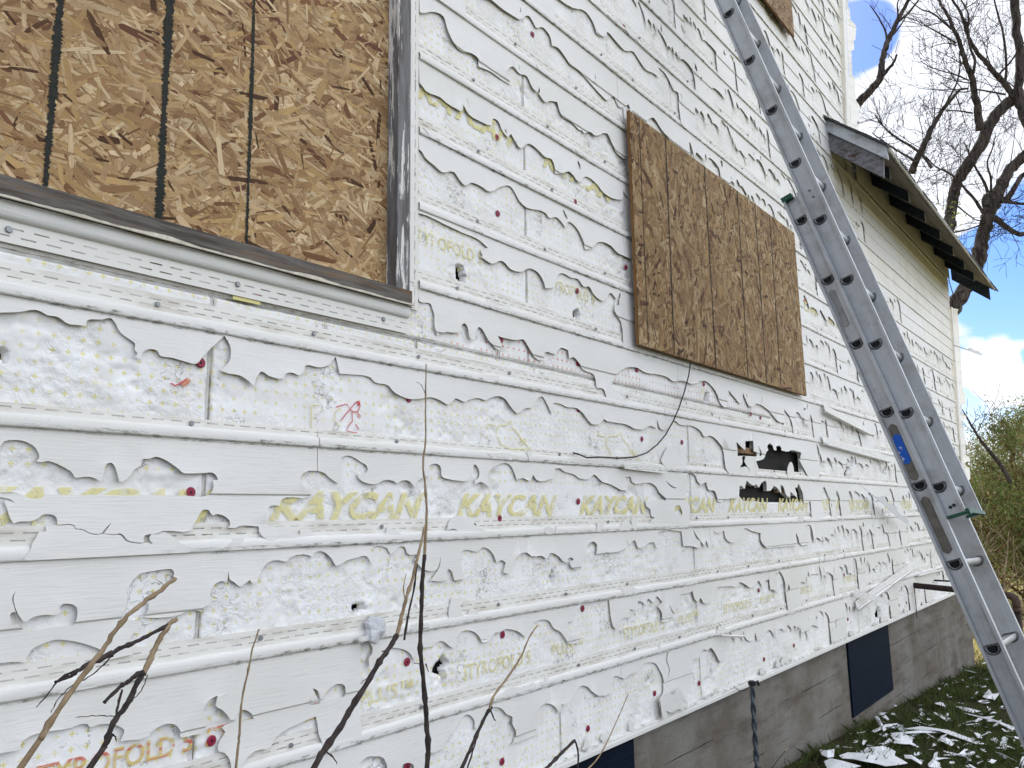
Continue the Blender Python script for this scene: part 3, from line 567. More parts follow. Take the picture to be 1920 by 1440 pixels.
TEAR[3] += [('P', A2([(80, 310), (85, 280), (110, 268), (128, 290), (110, 230), (98, 160), (128, 110), (108, 160), (120, 240), (160, 318), (190, 345), (250, 310), (330, 292), (445, 285), (465, 262), (445, 240), (470, 215), (510, 208), (560, 220), (580, 240), (583, 300), (570, 345), (560, 372), (490, 376), (360, 393), (240, 420), (180, 400), (140, 370), (90, 345)])),
            ('T', A2([(-60, 668), (60, 650), (150, 645), (200, 650), (210, 610), (250, 550), (330, 510), (420, 480), (520, 485), (640, 510), (740, 545), (775, 570), (790, 640), (900, 612), (1000, 590), (990, 470), (1010, 435), (1050, 430), (1062, 334), (920, 338), (930, 270), (960, 200), (958, 130), (985, 60), (1020, 15), (1070, -20), (1130, -32), (1250, -50), (1300, -48), (1315, -20), (1295, 40), (1230, 110), (1120, 180), (1118, 250), (1070, 310), (1200, 315), (1370, 290), (1400, 270), (1430, 262), (1500, 262), (1525, 270), (1530, 240), (1590, 215), (1583, 130), (1610, 70), (1660, 40), (1710, 45), (1724, -40), (1730, 25), (1760, 45), (1810, 80), (1840, 60), (1880, 30), (1905, 62)])
              + A6([(0, 1180), (20, 1150), (40, 1100), (70, 1050), (120, 1010), (180, 1003), (250, 1010), (262, 985), (420, 970), (430, 985), (460, 945), (500, 935), (540, 950), (580, 990), (610, 1042), (650, 1030), (700, 1000), (760, 985), (835, 970), (860, 1000), (878, 1045), (885, 1000), (875, 930), (900, 900), (960, 898), (1000, 915), (1020, 952), (1060, 930), (1090, 900), (1130, 905), (1150, 955), (1225, 958), (1200, 1000), (1250, 1060), (1290, 1080), (1360, 1075), (1385, 1030), (1398, 962), (1390, 1040), (1350, 1110), (1310, 1158), (1440, 1150), (1450, 1140), (1440, 1090), (1455, 1070), (1480, 1090), (1495, 1150), (1540, 1165), (1575, 1140), (1550, 1070), (1545, 990), (1560, 935), (1600, 925), (1670, 938), (1710, 908), (1750, 915), (1790, 960), (1810, 1020), (1850, 1000), (1880, 1020), (1870, 1060), (1860, 1095), (1915, 1100)])
              + A7([(5, 1060), (20, 1020), (50, 970), (120, 945), (150, 970), (230, 970), (270, 990), (285, 960), (300, 948), (360, 975), (390, 1010), (425, 1018), (430, 990), (460, 985), (470, 1000), (440, 1012), (450, 1050), (480, 1068), (530, 1060), (535, 1000), (560, 960), (575, 890), (620, 862), (645, 885), (638, 955), (700, 945), (790, 940), (850, 915), (878, 888), (868, 850), (885, 885), (930, 850), (955, 912), (1070, 865), (1090, 920), (1100, 900), (1090, 850), (1100, 800), (1130, 780), (1280, 785), (1290, 895), (1340, 895), (1412, 915), (1418, 860), (1385, 830), (1368, 772), (1400, 830), (1455, 905), (1460, 850), (1485, 908), (1530, 800), (1555, 800), (1600, 780), (1610, 835), (1660, 872), (1720, 830), (1750, 762), (1800, 780), (1870, 800), (1870, 850), (1910, 905)])
              + A8([(0, 910), (60, 905), (325, 885), (290, 740), (330, 745), (345, 850)])),
            ('P', A7([(1515, 780), (1558, 808), (1530, 795)])),
            ('K', A3([(1480, 160), (1600, 170), (1540, 225), (1562, 372), (1540, 400), (1480, 400), (1450, 280)])),
            ('K', A2([(440, 915), (436, 890), (480, 825), (560, 800), (715, 795), (735, 838), (790, 850), (860, 840), (900, 870), (700, 905), (440, 930)]))]
XE[3] = 4.75
TEAR[2] += [('P', A2([(-60, 1345), (160, 1305), (165, 1255), (220, 1210), (300, 1180), (550, 1140), (610, 1115), (670, 1118), (680, 1135), (760, 1115), (850, 1115), (920, 1140), (940, 1160), (910, 1240), (1120, 1200), (1140, 1170), (1200, 1130), (1270, 1108), (1320, 1120), (1355, 1160), (1365, 1212), (1440, 1200), (1530, 1175), (1550, 1120), (1530, 1060), (1535, 1000), (1560, 950), (1600, 915), (1642, 898), (1625, 975), (1670, 1005), (1710, 1045), (1740, 1090), (1770, 1080), (1790, 1030), (1830, 1005), (1880, 1025), (1915, 1075), (1700, 1120), (1675, 1140), (1700, 1175), (1650, 1250), (1640, 1310), (1690, 1330), (1725, 1380), (1735, 1450), (1740, 1700), (-60, 1900)])),
            ('P', A3([(405, 930), (430, 940), (470, 930), (430, 845), (465, 860), (480, 900), (495, 955), (420, 968)])), ('P', A3([(500, 945), (520, 890), (580, 825), (630, 808), (670, 825), (678, 870), (675, 905), (600, 930)])),
            ('P', A3([(-120, 1500), (-70, 1370), (0, 1310), (110, 1290), (150, 1220), (215, 1168), (330, 1110), (460, 1056), (470, 1120), (480, 1200), (500, 1250), (510, 1290), (430, 1330), (350, 1400), (340, 1430), (100, 1560), (-120, 1600)])),
            ('T', A3([(798, 505), (850, 500), (885, 540), (880, 590), (860, 610), (862, 690), (900, 650), (960, 590), (1000, 540), (1050, 540), (1110, 550), (1160, 575), (1190, 620), (1212, 662), (1215, 590), (1240, 550), (1330, 530), (1390, 490), (1430, 500), (1480, 540), (1508, 537), (1515, 470), (1550, 420), (1600, 408), (1660, 430), (1695, 480), (1700, 495), (1760, 480), (1800, 430), (1840, 420), (1880, 400)])
              + A4([(0, 402), (60, 420), (110, 462), (125, 430), (180, 350), (240, 328), (290, 340), (320, 390), (370, 420), (420, 490), (430, 507), (520, 500), (525, 460), (500, 440), (440, 445), (412, 400), (430, 350), (470, 340), (500, 260), (530, 220), (600, 200), (740, 180), (745, 260), (760, 370), (790, 407), (805, 370), (830, 325), (900, 310), (895, 250), (940, 250), (960, 190), (990, 200), (1010, 217), (1030, 170), (1070, 202), (1095, 152), (1132, 195), (1100, 230), (1130, 280), (1130, 345), (1170, 340), (1220, 300), (1180, 215), (1230, 290), (1240, 250), (1265, 250), (1270, 140), (1350, 122), (1362, 110), (1380, 180), (1400, 192), (1420, 160), (1440, 202), (1480, 200), (1520, 170), (1530, 100), (1600, 80), (1640, 77), (1700, 75), (1710, 50), (1750, 60), (1790, 87), (1840, 60), (1860, 35), (1880, 77), (1920, 60)]))]
XE[2] = 4.2
TEAR[1] += [('P', A3([(790, 1460), (790, 1410), (830, 1365), (900, 1355), (960, 1365), (985, 1410), (990, 1460)])), ('P', A3([(1090, 1470), (1110, 1415), (1190, 1420), (1190, 1470)])),
            ('P', A3([(1250, 1600), (1300, 1330), (1370, 1320), (1410, 1290), (1440, 1230), (1480, 1180), (1530, 1110), (1560, 1060), (1600, 1040), (1650, 1090), (1650, 1140), (1670, 1150), (1700, 1090), (1740, 1040), (1790, 990), (1850, 995), (1890, 1040), (1930, 1060), (1928, 1110), (1955, 1170), (1940, 1250), (1920, 1275), (1800, 1700)])),
            ('T', A4([(-60, 1290), (200, 1195), (190, 1140), (210, 1090), (205, 1010), (240, 965), (290, 960), (330, 985), (360, 1032), (375, 1000), (375, 960), (400, 965), (440, 935), (480, 880), (515, 830), (570, 830), (600, 860), (665, 902), (760, 870), (765, 760), (785, 750), (860, 770), (890, 745), (960, 715), (1000, 665), (1040, 650), (1090, 660), (1120, 710), (1140, 760), (1140, 880), (1100, 920), (1110, 960), (1122, 1040)])),
            ('T', A4([(1312, 958), (1285, 925), (1330, 850), (1362, 740), (1345, 680), (1370, 625), (1410, 615), (1440, 555), (1480, 555), (1500, 540), (1530, 580), (1560, 640), (1600, 630), (1610, 480), (1625, 480), (1640, 400), (1680, 492), (1705, 440), (1750, 490), (1740, 410), (1770, 480), (1820, 470), (1830, 425), (1850, 492), (1870, 460), (1920, 410)])),
            ('P', A4([(1185, 570), (1175, 640), (1193, 705), (1170, 765), (1187, 705), (1168, 640), (1172, 570)]))]
XE[1] = 4.2
TEAR[6] += [('T', C5([(430, 330), (440, 230), (452, 255), (510, 265), (520, 290), (530, 330), (530, 400), (550, 447), (570, 430), (660, 430), (685, 420), (680, 390), (700, 378), (715, 400), (725, 460), (750, 472), (765, 420), (778, 398), (800, 415), (830, 470), (870, 510), (898, 532), (905, 500), (885, 448), (920, 460), (990, 472), (1030, 470), (1050, 500), (1080, 550), (1110, 580), (1143, 582), (1150, 540), (1210, 550), (1240, 515), (1280, 530), (1285, 577), (1310, 568), (1340, 600), (1370, 640), (1430, 670), (1440, 740), (1480, 750), (1495, 800), (1510, 850)])),
            ('T', C5([(1600, 850), (1580, 780), (1535, 765), (1530, 710), (1545, 680), (1580, 640), (1660, 625), (1720, 657), (1780, 665), (1840, 682), (1870, 705), (1920, 700)])+C6([(60, 720), (130, 700), (190, 760), (220, 830), (250, 850), (265, 755), (300, 800), (330, 830), (345, 770), (380, 850), (420, 830), (500, 880), (540, 930), (580, 940), (575, 860), (620, 930)]))]
XE[6] = 4.9
TEAR[7] += [('T', C2([(405, 1185), (500, 1215), (600, 1265), (700, 1310), (780, 1345), (832, 1392), (790, 1402), (800, 1440)])+C5([(790, 2), (850, 42), (910, 25), (960, 75), (1020, 87), (1060, 68), (1110, 90), (1140, 140), (1150, 182), (1200, 172), (1220, 110), (1250, 95), (1300, 120), (1340, 130), (1370, 172), (1400, 170), (1430, 220), (1480, 252), (1520, 205), (1550, 240), (1540, 310), (1580, 370)]))]; XE[7] = 5.2
TEAR[8] += [('T', C2([(408, 880), (412, 822), (460, 850), (475, 880), (530, 930), (570, 967), (640, 965), (670, 1010), (700, 1042), (740, 1025), (790, 1045), (840, 1077), (900, 1050), (960, 1045), (990, 1090), (1010, 1130), (1050, 1167), (1120, 1180), (1160, 1200), (1172, 1222), (1220, 1220), (1270, 1282), (1285, 1245), (1330, 1280), (1360, 1340), (1380, 1402), (1410, 1395), (1450, 1360), (1520, 1380), (1560, 1422), (1600, 1440), (1640, 1460)]))]; XE[8] = 5.2
TEAR[9] += [('T', C2([(408, 560), (412, 450), (450, 470), (480, 512), (560, 545), (600, 580), (650, 610), (680, 624), (690, 590), (678, 565), (697, 600), (720, 640), (790, 682), (850, 702), (860, 665), (890, 680), (910, 730), (940, 772), (960, 750), (980, 792), (1010, 832), (1060, 805), (1110, 840), (1150, 882), (1190, 897), (1210, 972), (1240, 975), (1290, 965), (1340, 1022), (1380, 990), (1440, 1030), (1480, 1082), (1550, 1120), (1590, 1112), (1590, 1070), (1610, 1100), (1640, 1130)]))]; XE[9] = 5.2
TEAR[10] += [('T', C2([(405, 300), (410, 40), (460, 70), (520, 62), (580, 90), (600, 160), (630, 230), (680, 282), (740, 300), (775, 330), (780, 372), (850, 400), (910, 442), (970, 477), (925, 412), (970, 370), (1010, 412), (1050, 425), (1080, 492), (1110, 520), (1150, 572), (1180, 565), (1220, 572), (1240, 640), (1300, 682), (1370, 747), (1400, 740), (1430, 762), (1500, 750), (1530, 812), (1550, 850), (1600, 892), (1640, 900)]))]; XE[10] = 5.2
TEAR[11] += [('T', C2([(700, -60), (850, 0), (900, 42), (960, 82), (1010, 107), (1060, 85), (1090, 130), (1100, 152), (1140, 150), (1180, 202), (1190, 257), (1220, 265), (1260, 312), (1290, 357), (1340, 392), (1380, 432), (1440, 502), (1500, 562), (1540, 540), (1570, 600), (1620, 585), (1640, 640), (1700, 690), (1760, 660), (1800, 720), (1860, 790)]))]; XE[11] = 3.6
TEAR[12] += [('T', C2([(1200, -30), (1300, 42), (1380, 62), (1420, 122), (1440, 182), (1490, 202), (1500, 178), (1550, 232), (1600, 282), (1650, 290), (1690, 352), (1720, 392), (1760, 410), (1800, 442), (1850, 492), (1900, 522)]))]; XE[12] = 3.3
def edge_line(n, x0, x1, R, style=0):
    """a storm-broken edge: bites and hanging points"""
    zt = zr(n); p = []; x = x0; zc = zt-R.uniform(.05, .12); p.append((x, zt-.2))
    while x < x1:
        w = R.choice([R.uniform(.02, .05), R.uniform(.04, .12), R.uniform(.08, .2)])
        cusp = zt-min(.20, max(.03, R.gauss(.115, .035))); up = max(zc, cusp)+R.uniform(.008, .055); up = min(up, zt-.012)
        a = R.uniform(.15, .5)
        p += [(x, zc), (x+w*a*.4, zc+(up-zc)*.75), (x+w*a, up), (x+w*(a+.3), up-(up-cusp)*.18), (x+w*.9, cusp+(up-cusp)*.4), (x+w, cusp)]
        if R.random() < .12: p += [(x+w+.004, cusp+.06), (x+w+.009, cusp)]; x += .009
        x += w; zc = cusp
        if R.random() < .13:      # part of the face survives down to the lock
            g = R.uniform(.08, .35); p += [(x, zt-.262), (x+g, zt-.262), (x+g+R.uniform(-.01, .02), zt-R.uniform(.08, .16))]; x += g; zc = p[-1][1]
    p.append((x, zt-.2)); return p
panel_id = 0; NAILS = []
DH = [(float(on_y(px, py, -.01)[0]), float(on_y(px, py, -.01)[2]), a, b) for px, py, a, b in ((1590, 885, .07, .055), (1597, 868, .03, .04), (1660, 885, .07, .035), (1645, 1150, .06, .04), (1651, 1160, .03, .05), (1283, 68, .016, .05), (1467, 145, .035, .06), (1325, 745, .03, .03), (1215, 1277, .012, .01))]
def make_panel(n, x0, x1, x1t, seed):
    global panel_id
    R = random.Random(seed*101+n); zt, zb = zr(n), zr(n-1); outer = [(x0, zb), (x1, zb), (x1t, zt), (x0, zt)]
    holes, keeps = [], []
    if n in XE:
        for kind, pts in TEAR[n]:
            q = W2(pts, -.013)
            if kind == 'T': q = np.concatenate([q, [(q[-1][0], zb-.01), (q[0][0], zb-.01)]])
            if q[:, 0].max() < x0 or q[:, 0].min() > x1: continue
            q = rounded(q)
            (keeps if kind == 'K' else holes).append(q)
    xs = max(x0-.05, XE.get(n, -9)); intact = n >= 12 and x0 > 6.6
    if x1 > xs and n not in ():
        e = x1+.05
        if n in (11,): e = min(e, 8.0)
        if n in (12, 13, 14): e = min(e, 6.9)
        if e > xs and not (n in (12, 13, 14) and x0 > 6.7):
            p = edge_line(n, xs, e, R); p = [(a, max(b, zb-.012)) for a, b in p]; p[0] = (p[0][0], zb-.012); p[-1] = (p[-1][0], zb-.012)
            if n in (3, 2, 1, 4) and R.random() < .5: pass
            holes.append(rounded(np.array(p)))
    for i in range(int((x1-x0)*3.2)):   # hairline cracks
        x = R.uniform(x0, x1); z = R.uniform(zb+.1, zt-.02); l = R.uniform(.02, .06)
        if x > XE.get(n, -9) or (n >= 6 and R.random() < .8): holes.append(np.array([(x, z), (x+R.uniform(-.01, .01), z-l*.5), (x+R.uniform(-.02, .02), z-l), (x+.003, z-l*.5)]))
    for i in range(int((x1-x0)*3)):
        x = R.uniform(x0, x1); z = R.uniform(zb+.03, zt-.03)
        if (x > XE.get(n, -9) or (n >= 7 and R.random() < .5)) and not (n >= 11 and x > 6.6): holes.append(blob(x, z, R.uniform(.004, .02), R.uniform(.006, .03), R.uniform(-.4, .4), R.randint(0, 999), 9, .6))
    for bx, bz, ba, bb in DH:
        if x0 < bx < x1 and zb-.1 < bz < zt+.1: holes.append(blob(bx, bz, ba, bb, .2, int(bx*100), 13, .55))
    for i in range(int((x1-x0)*(4.5 if x0 > 2 else 2.2))):      # bits of the lip still hooked over the lock below
        x = R.uniform(x0+.03, x1-.03); wv = R.choice([R.uniform(.008, .03), R.uniform(.02, .09)]); hv = R.uniform(.008, .030); z = zb+hv*.4
        if n in XE and x < 1.5 and n in (4, 5): continue
        keeps.append(rounded(blob(x, z, wv, hv, R.uniform(-.15, .15), R.randint(0, 9999), 10, .45), 2))
    bulge = 0
    yf = lambda x, z: prof(z, zt)-.0022*np.sin(x*2.1+bulge)*0-.0016*(fbm(x*2.3, z*4, 3, 50+n)-.5)*2
    me = sheet(outer, holes, keeps, yf, [zt-.1215, zt-.1255, zt-.19, zt-.06], 'siding_panel', .05, jit=.0009, curl=.0022)
    o = link('siding_panel', me, CREAM if (n >= 11 and x0 > 6) else VINYL, house)
    # nailing strip and rounded lock along the top of this panel
    mb = MB(); xs2 = x0; k = max(2, int((x1t-x0)/.12)); xx = np.linspace(x0, x1t, k+1)
    hh = .045 if n == 4 else .064
    v = []; f = []
    for i, x in enumerate(xx):
        w = .0012*math.sin(x*5+n)+.0006*math.sin(x*17)
        v += [(x, -.0036+w*.5, zt+.024), (x, -.0034+w*.5, zt+hh), (x, -.0026+w*.5, zt+hh), (x, -.0026+w*.5, zt+.024)]
    for i in range(k):
        b = 4*i; f += [(b, b+4, b+5, b+1), (b+1, b+5, b+6, b+2), (b+2, b+6, b+7, b+3)]
    link('nailing_strip', mesh('nailing_strip', v, f), HEM, o)
    v = []; f = []; pr = [(-.0045, .0262), (-.0085, .0252), (-.0110, .0205), (-.0122, .0150), (-.0124, .009), (-.0122, .003), (-.0112, -.0008), (-.0065, -.0018)]
    wob = lambda x: .0012*math.sin(x*3.1+n*2)+.0008*math.sin(x*11+n)
    for x in xx:
        for (y, z) in pr: v.append((x, y+wob(x), zt+z+.5*wob(x+1)))
    m_ = len(pr)
    for i in range(k):
        for j in range(m_-1): b = i*m_+j; f.append((b, b+m_, b+m_+1, b+1))
    link('lock_strip', mesh('lock_strip', v, f, True), VINYL, o)
    x = x0+R.uniform(.1, .3)
    while x < x1t-.05:
        NAILS.append((x, zt+(.036 if n == 4 else .044)+R.uniform(-.008, .004), o)); x += R.choice([.405, .405, .405, .82])+R.uniform(-.04, .04)
    return o
JOINTS = {0: [-.6, 1.385, 4.62, 8.1], 1: [-.6, 1.435, 3.35, 6.7], 2: [-.6, 2.9, 5.6, 8.9]}
pan = {}
for n in range(1, 25):
    zt, zb = zr(n), zr(n-1)
    L = float(xend(zb)); Lt = float(xend(zt-.001))
    if n == 15: L = Lt = 10.55
    js = JOINTS[(n*2+1) % 3][:]
    if n == 2: js = [-.6, 1.479, 4.3, 7.6]
    if n == 4: js = [-.6, 1.3, 4.35, 8.2]
    if n == 5: js = [-.6, 4.2, 7.7]
    if n == 1: js = [-.6, 2.75, 5.9, 8.8]
    if n == 3: js = [-.6, 3.6, 6.0, 8.6]
    if n >= 6: js = [1.66 if n > 6 else 1.66]+[j for j in js if j > 2.2]
    if n > 14: js = [max(j, 2.2) for j in js if j > 2.0] or [2.2]
    if n > 18: js = [3.6, 5.1]
    js = sorted(set(j for j in js if j < L-.4))+[L]
    for a, b in zip(js, js[1:]):
        last = b == js[-1]
        pan[(n, a)] = make_panel(n, a+.001, b-.001, (Lt if last else b-.001), int(a*10)+3)
# course 5's panel top strip also runs under the window; short strip left of x=1.38 there
# fasteners in the nailing strips
def disc(x, y, z, r, h=.003, n=10):
    mb = MB(); v = [(x, y, z)]; 
    ring = [(x+r*cos(2*pi*i/n), y, z+r*sin(2*pi*i/n)) for i in range(n)]; ring2 = [(x+r*.8*cos(2*pi*i/n), y-h, z+r*.8*sin(2*pi*i/n)) for i in range(n)]
    mb.add(ring+ring2, [(i, (i+1) % n, n+(i+1) % n, n+i)[::-1] for i in range(n)]+[tuple(range(n, 2*n))]); return mb
nail_me = disc(0, 0, 0, .0062, .003).build('nail', NAILM).data; bpy.data.objects.remove(bpy.data.objects['nail'])
for (x, z, o) in NAILS:
    if z > 5.9 or (x < 1.66 and z > 2.03) or (2.95 < x < 5.0 and 2.22 < z < 3.26): continue
    c = bpy.data.objects.new('nail', nail_me); COL.objects.link(c); c.parent = o; c.location = (x, -.0062, z)
    c.scale = (1, 1, 1)
# red capped nails through the foam
def cap_nail(x, z):
    m1 = disc(x, -.0022, z, .0118, .0022, 16); n1 = len(m1.f); m2 = disc(x, -.0046, z, .0036, .0012, 8); m1.add(m2.v, m2.f)
    c = m1.build('capped_nail', [REDNAIL, MARDK], foam)
    for p in c.data.polygons[n1:]: p.material_index = 1
for px, py in ((377, 680), (358, 923), (397, 1389), (767, 747), (937, 972), (943, 1190), (764, 1241), (1085, 940), (1084, 681), (1083, 545), (1079, 378), (934, 400), (932, 257), (781, 358), (780, 170), (1195, 693), (1228, 1300), (1311, 1281), (1103, 1366), (777, 558), (940, 637), (1174, 501), (1176, 212), (999, 64), (1170, 50), (1320, 720), (1354, 756), (1204, 823), (1279, 829), (1085, 767), (1423, 1107), (1489, 1210), (1433, 1236), (1590, 1161), (1093, 1141), (942, 1428), (764, 1437), (1522, 948), (1371, 162), (1418, 208), (1448, 283), (1408, 776), (1426, 783), (1468, 793), (1583, 1078), (1612, 840), (1700, 1130), (1686, 1135)):
    x, _, z = on_y(px, py, -.003); cap_nail(x, z)
# lettering printed on the foam
def word(txt, x, z, h, width, m, bold=.0, shear=.0, name='printed_lettering'):
    c = bpy.data.curves.new('t', 'FONT'); c.body = txt; c.size = 1; c.offset = bold; c.shear = shear; c.resolution_u = 3
    o = bpy.data.objects.new('t', c); COL.objects.link(o); dg = bpy.context.evaluated_depsgraph_get(); me = bpy.data.meshes.new_from_object(o.evaluated_get(dg))
    COL.objects.unlink(o); bpy.data.objects.remove(o)
    v = np.zeros(len(me.vertices)*3); me.vertices.foreach_get('co', v); v = v.reshape(-1, 3); lo, hi = v.min(0), v.max(0)
    w = np.zeros_like(v); w[:, 0] = x+(v[:, 0]-lo[0])/(hi[0]-lo[0])*width; w[:, 2] = z+(v[:, 1]-lo[1])/(hi[1]-lo[1])*h; w[:, 1] = -.0030
    me.vertices.foreach_set('co', w.ravel()); me.name = name; me.materials.clear(); return link(name, me, m, foam)
for i in range(10): word('KAYCAN', 1.163+.669*i-.0, 1.491, .077, .53, YEL, .042, .38)
word('KAYCAN', .494, 1.491, .077, .53, YEL, .042, .38)
for i in range(8): word('KAYCAN', 1.655+.669*i, 2.803, .072, .51, YEL, .042, .38)
for i in range(3): word('KAYCAN', 4.95+.669*i, 2.86, .072, .51, ORP, .042, .38)
for i in range(6): word('KAYCAN', 2.9+.669*i, 4.13, .077, .53, YEL, .042, .38)
for x, z, m in ((.655, 1.012, YELR), (1.855, 1.016, YELP), (2.785, 1.016, YELP), (3.715, 1.016, YELP), (4.645, 1.016, YELP), (1.632, 2.330, YELP), (2.325, 2.330, YELP), (5.6, 1.016, YELP), (3.95, 3.66, YELP)):
    word('STYROFOLD 5', x, z, .042, .335, m, .016)
for x, z in ((1.459, 1.014), (2.31, 1.018), (3.25, 1.018), (4.18, 1.018)): word('PLUS™', x, z, .040, .19, YELP, .016)
word('STYROFOLD', 1.02, 1.012, .038, .33, YELR, .016)
def line_art(lines, m, r, frame, name='printed_emblem'):
    mb = MB()
    for ln in lines:
        q = [on_y(px, py, -.003) for px, py in frame(ln)]; mb.tube([(a[0], -.003, a[2]) for a in q], r, 4, True)
    v = np.array(mb.v); v[:, 1] = -.0034+(v[:, 1]+.003)*.25; return link(name, mesh(name, v, mb.f), m, foam)
line_art([[(-30, 850), (0, 840), (30, 832), (50, 860), (85, 820), (103, 815), (106, 845), (95, 872), (70, 878), (48, 862)], [(50, 862), (20, 895), (0, 925)], [(60, 875), (62, 930), (38, 958), (34, 985), (75, 994), (88, 992)], [(88, 880), (108, 900), (102, 915), (95, 895)], [(80, 945), (100, 975)]], REDP, .0012, C5)
line_art([[(92, 822), (100, 828), (96, 842)]], REDP, .0032, C5)
line_art([[(1800, 1200), (1752, 1197), (1752, 1330)], [(1915, 1215), (1885, 1240), (1885, 1290), (1915, 1320)]], YELL, .0012, C4)
for sx, sy in ((0, 0), (618, 62)):
    line_art([[(875+sx, 1010+sy), (872+sx, 975+sy), (885+sx, 955+sy), (935+sx, 950+sy), (955+sx, 925+sy), (962+sx, 965+sy), (1000+sx, 1005+sy), (1012+sx, 1030+sy), (1060+sx, 1082+sy)], [(880+sx, 1012+sy), (900+sx, 1062+sy), (950+sx, 1087+sy), (1060+sx, 1085+sy)], [(1000+sx, 1050+sy), (1030+sx, 1030+sy)], [(1012+sx, 1065+sy), (1042+sx, 1042+sy)], [(820+sx, 945+sy), (870+sx, 955+sy)]], YELL, .0016, C5)
line_art([[(960, 1075), (985, 1090), (1010, 1078), (1035, 1062), (1050, 1050)]], REDP, .0014, C4); line_art([[(1025, 1090), (1050, 1072), (1062, 1052)]], ORP, .005, C4)
x0, _, z0 = on_y(437, 541, -.003); x1, _, z1 = on_y(488, 563, -.003)
MB().box((x0, -.004, z0-.026), (x1, -.003, z0-.001)).build('printed_colour_bar', YELL, foam); MB().box((x0, -.0044, z0-.013), (x1, -.0034, z0-.001)).build('printed_colour_bar', m_print('red_bar', lin(205, 90, 60)), foam)

# ---- strand board over the windows: thousands of pressed wood strands
TONES = [lin(178, 152, 116), lin(164, 136, 100), lin(150, 122, 88), lin(188, 164, 130), lin(138, 108, 76), lin(126, 96, 66), lin(168, 138, 94), lin(108, 74, 50), lin(88, 56, 42), lin(198, 176, 142), lin(146, 120, 90)]
TP = np.array([.16, .17, .15, .09, .12, .08, .09, .035, .02, .045, .04])
def strands(name, x0, x1, z0, z1, yf, count, lmin, lmax, wmin, wmax, ang_mu, ang_sd, seed, parent, tint=(1, 1, 1)):
    r = np.random.default_rng(seed); n = count
    cx = r.uniform(x0-.03, x1+.03, n); cz = r.uniform(z0-.03, z1+.03, n); k = np.linspace(1, .10, n)**1.5
    L = r.uniform(lmin, lmax, n)*(.35+.65*k)*r.uniform(.5, 1.2, n); Wd = r.uniform(wmin, wmax, n)*(.3+.7*k)*r.uniform(.5, 1.2, n)
    big = r.random(n) < .05; L = np.where(big, L*1.7, L); a = r.normal(ang_mu, ang_sd, n); a = np.where(r.random(n) < .25, r.uniform(0, pi, n), a)
    u = np.stack([np.cos(a), np.sin(a)], 1); w = np.stack([-np.sin(a), np.cos(a)], 1)
    lay = np.arange(n)/n; d = -.0002-.0016*lay-r.uniform(0, .0005, n)
    prof_ = [(-.5, -.5), (-.1, -.53), (.42, -.45), (.5, -.1), (.46, .42), (.0, .5), (-.46, .46), (-.53, .05)]
    V = np.zeros((n, 8, 3)); UV = np.zeros((n, 8, 2))
    for i, (pu, pw) in enumerate(prof_):
        ju = pu+r.normal(0, .05, n); jw = pw*(1+r.normal(0, .16, n))
        V[:, i, 0] = np.clip(cx+u[:, 0]*ju*L+w[:, 0]*jw*Wd, x0, x1); V[:, i, 2] = np.clip(cz+u[:, 1]*ju*L+w[:, 1]*jw*Wd, z0, z1)
        V[:, i, 1] = yf+d+r.normal(0, .00012, n); UV[:, i, 0] = ju*L+r.uniform(0, 9, n); UV[:, i, 1] = jw*Wd+np.arange(n)*.037 % 7
    UV[:, :, 0] = UV[:, :1, 0]+(UV[:, :, 0]-UV[:, :1, 0])*0+np.array([p[0] for p in prof_])[None]*L[:, None]
    t = r.choice(len(TONES), n, p=TP/TP.sum()); col = np.array(TONES)[t]*r.uniform(.80, 1.14, (n, 1))*np.array(tint)
    small = lay > .75; dk = small & (r.random(n) < .07); col[dk] = np.array(lin(62, 40, 26))
    L2 = np.where(dk, .4, 1)
    me = mesh_np(name, V.reshape(-1, 3), np.arange(n*8), 8); uvl = me.uv_layers.new(name='UVMap'); uvl.data.foreach_set('uv', UV.reshape(-1, 2).astype(np.float32).ravel())
    ca = me.color_attributes.new('tone', 'FLOAT_COLOR', 'POINT'); cc_ = np.ones((n*8, 4), np.float32); cc_[:, :3] = np.repeat(col, 8, 0); ca.data.foreach_set('color', cc_.ravel())
    return link(name, me, CHIP, parent)
def spray_line(parent, pts, w, y, seed, name='sprayed_line'):
    r = random.Random(seed); p0, p1 = np.array(pts[0]), np.array(pts[-1]); P = []; n = max(20, int(np.linalg.norm(p1-p0)/.0028)); pts = np.array(pts)
    tt = np.linspace(0, len(pts)-1, n); xs = np.interp(tt, range(len(pts)), pts[:, 0]); zs = np.interp(tt, range(len(pts)), pts[:, 1]); v = []; f = []
    for i in range(n):
        wv = w*(1+.22*math.sin(i*.031+seed)+.12*math.sin(i*.13)); a = wv*(1+r.uniform(-.45, .6)); b = wv*(1+r.uniform(-.45, .6))
        v += [(xs[i]-a, y, zs[i]), (xs[i]+b, y, zs[i])]
    for i in range(n-1): f.append((2*i, 2*i+1, 2*i+3, 2*i+2))
    return link(name, mesh(name, v, f), SPRAY, parent)
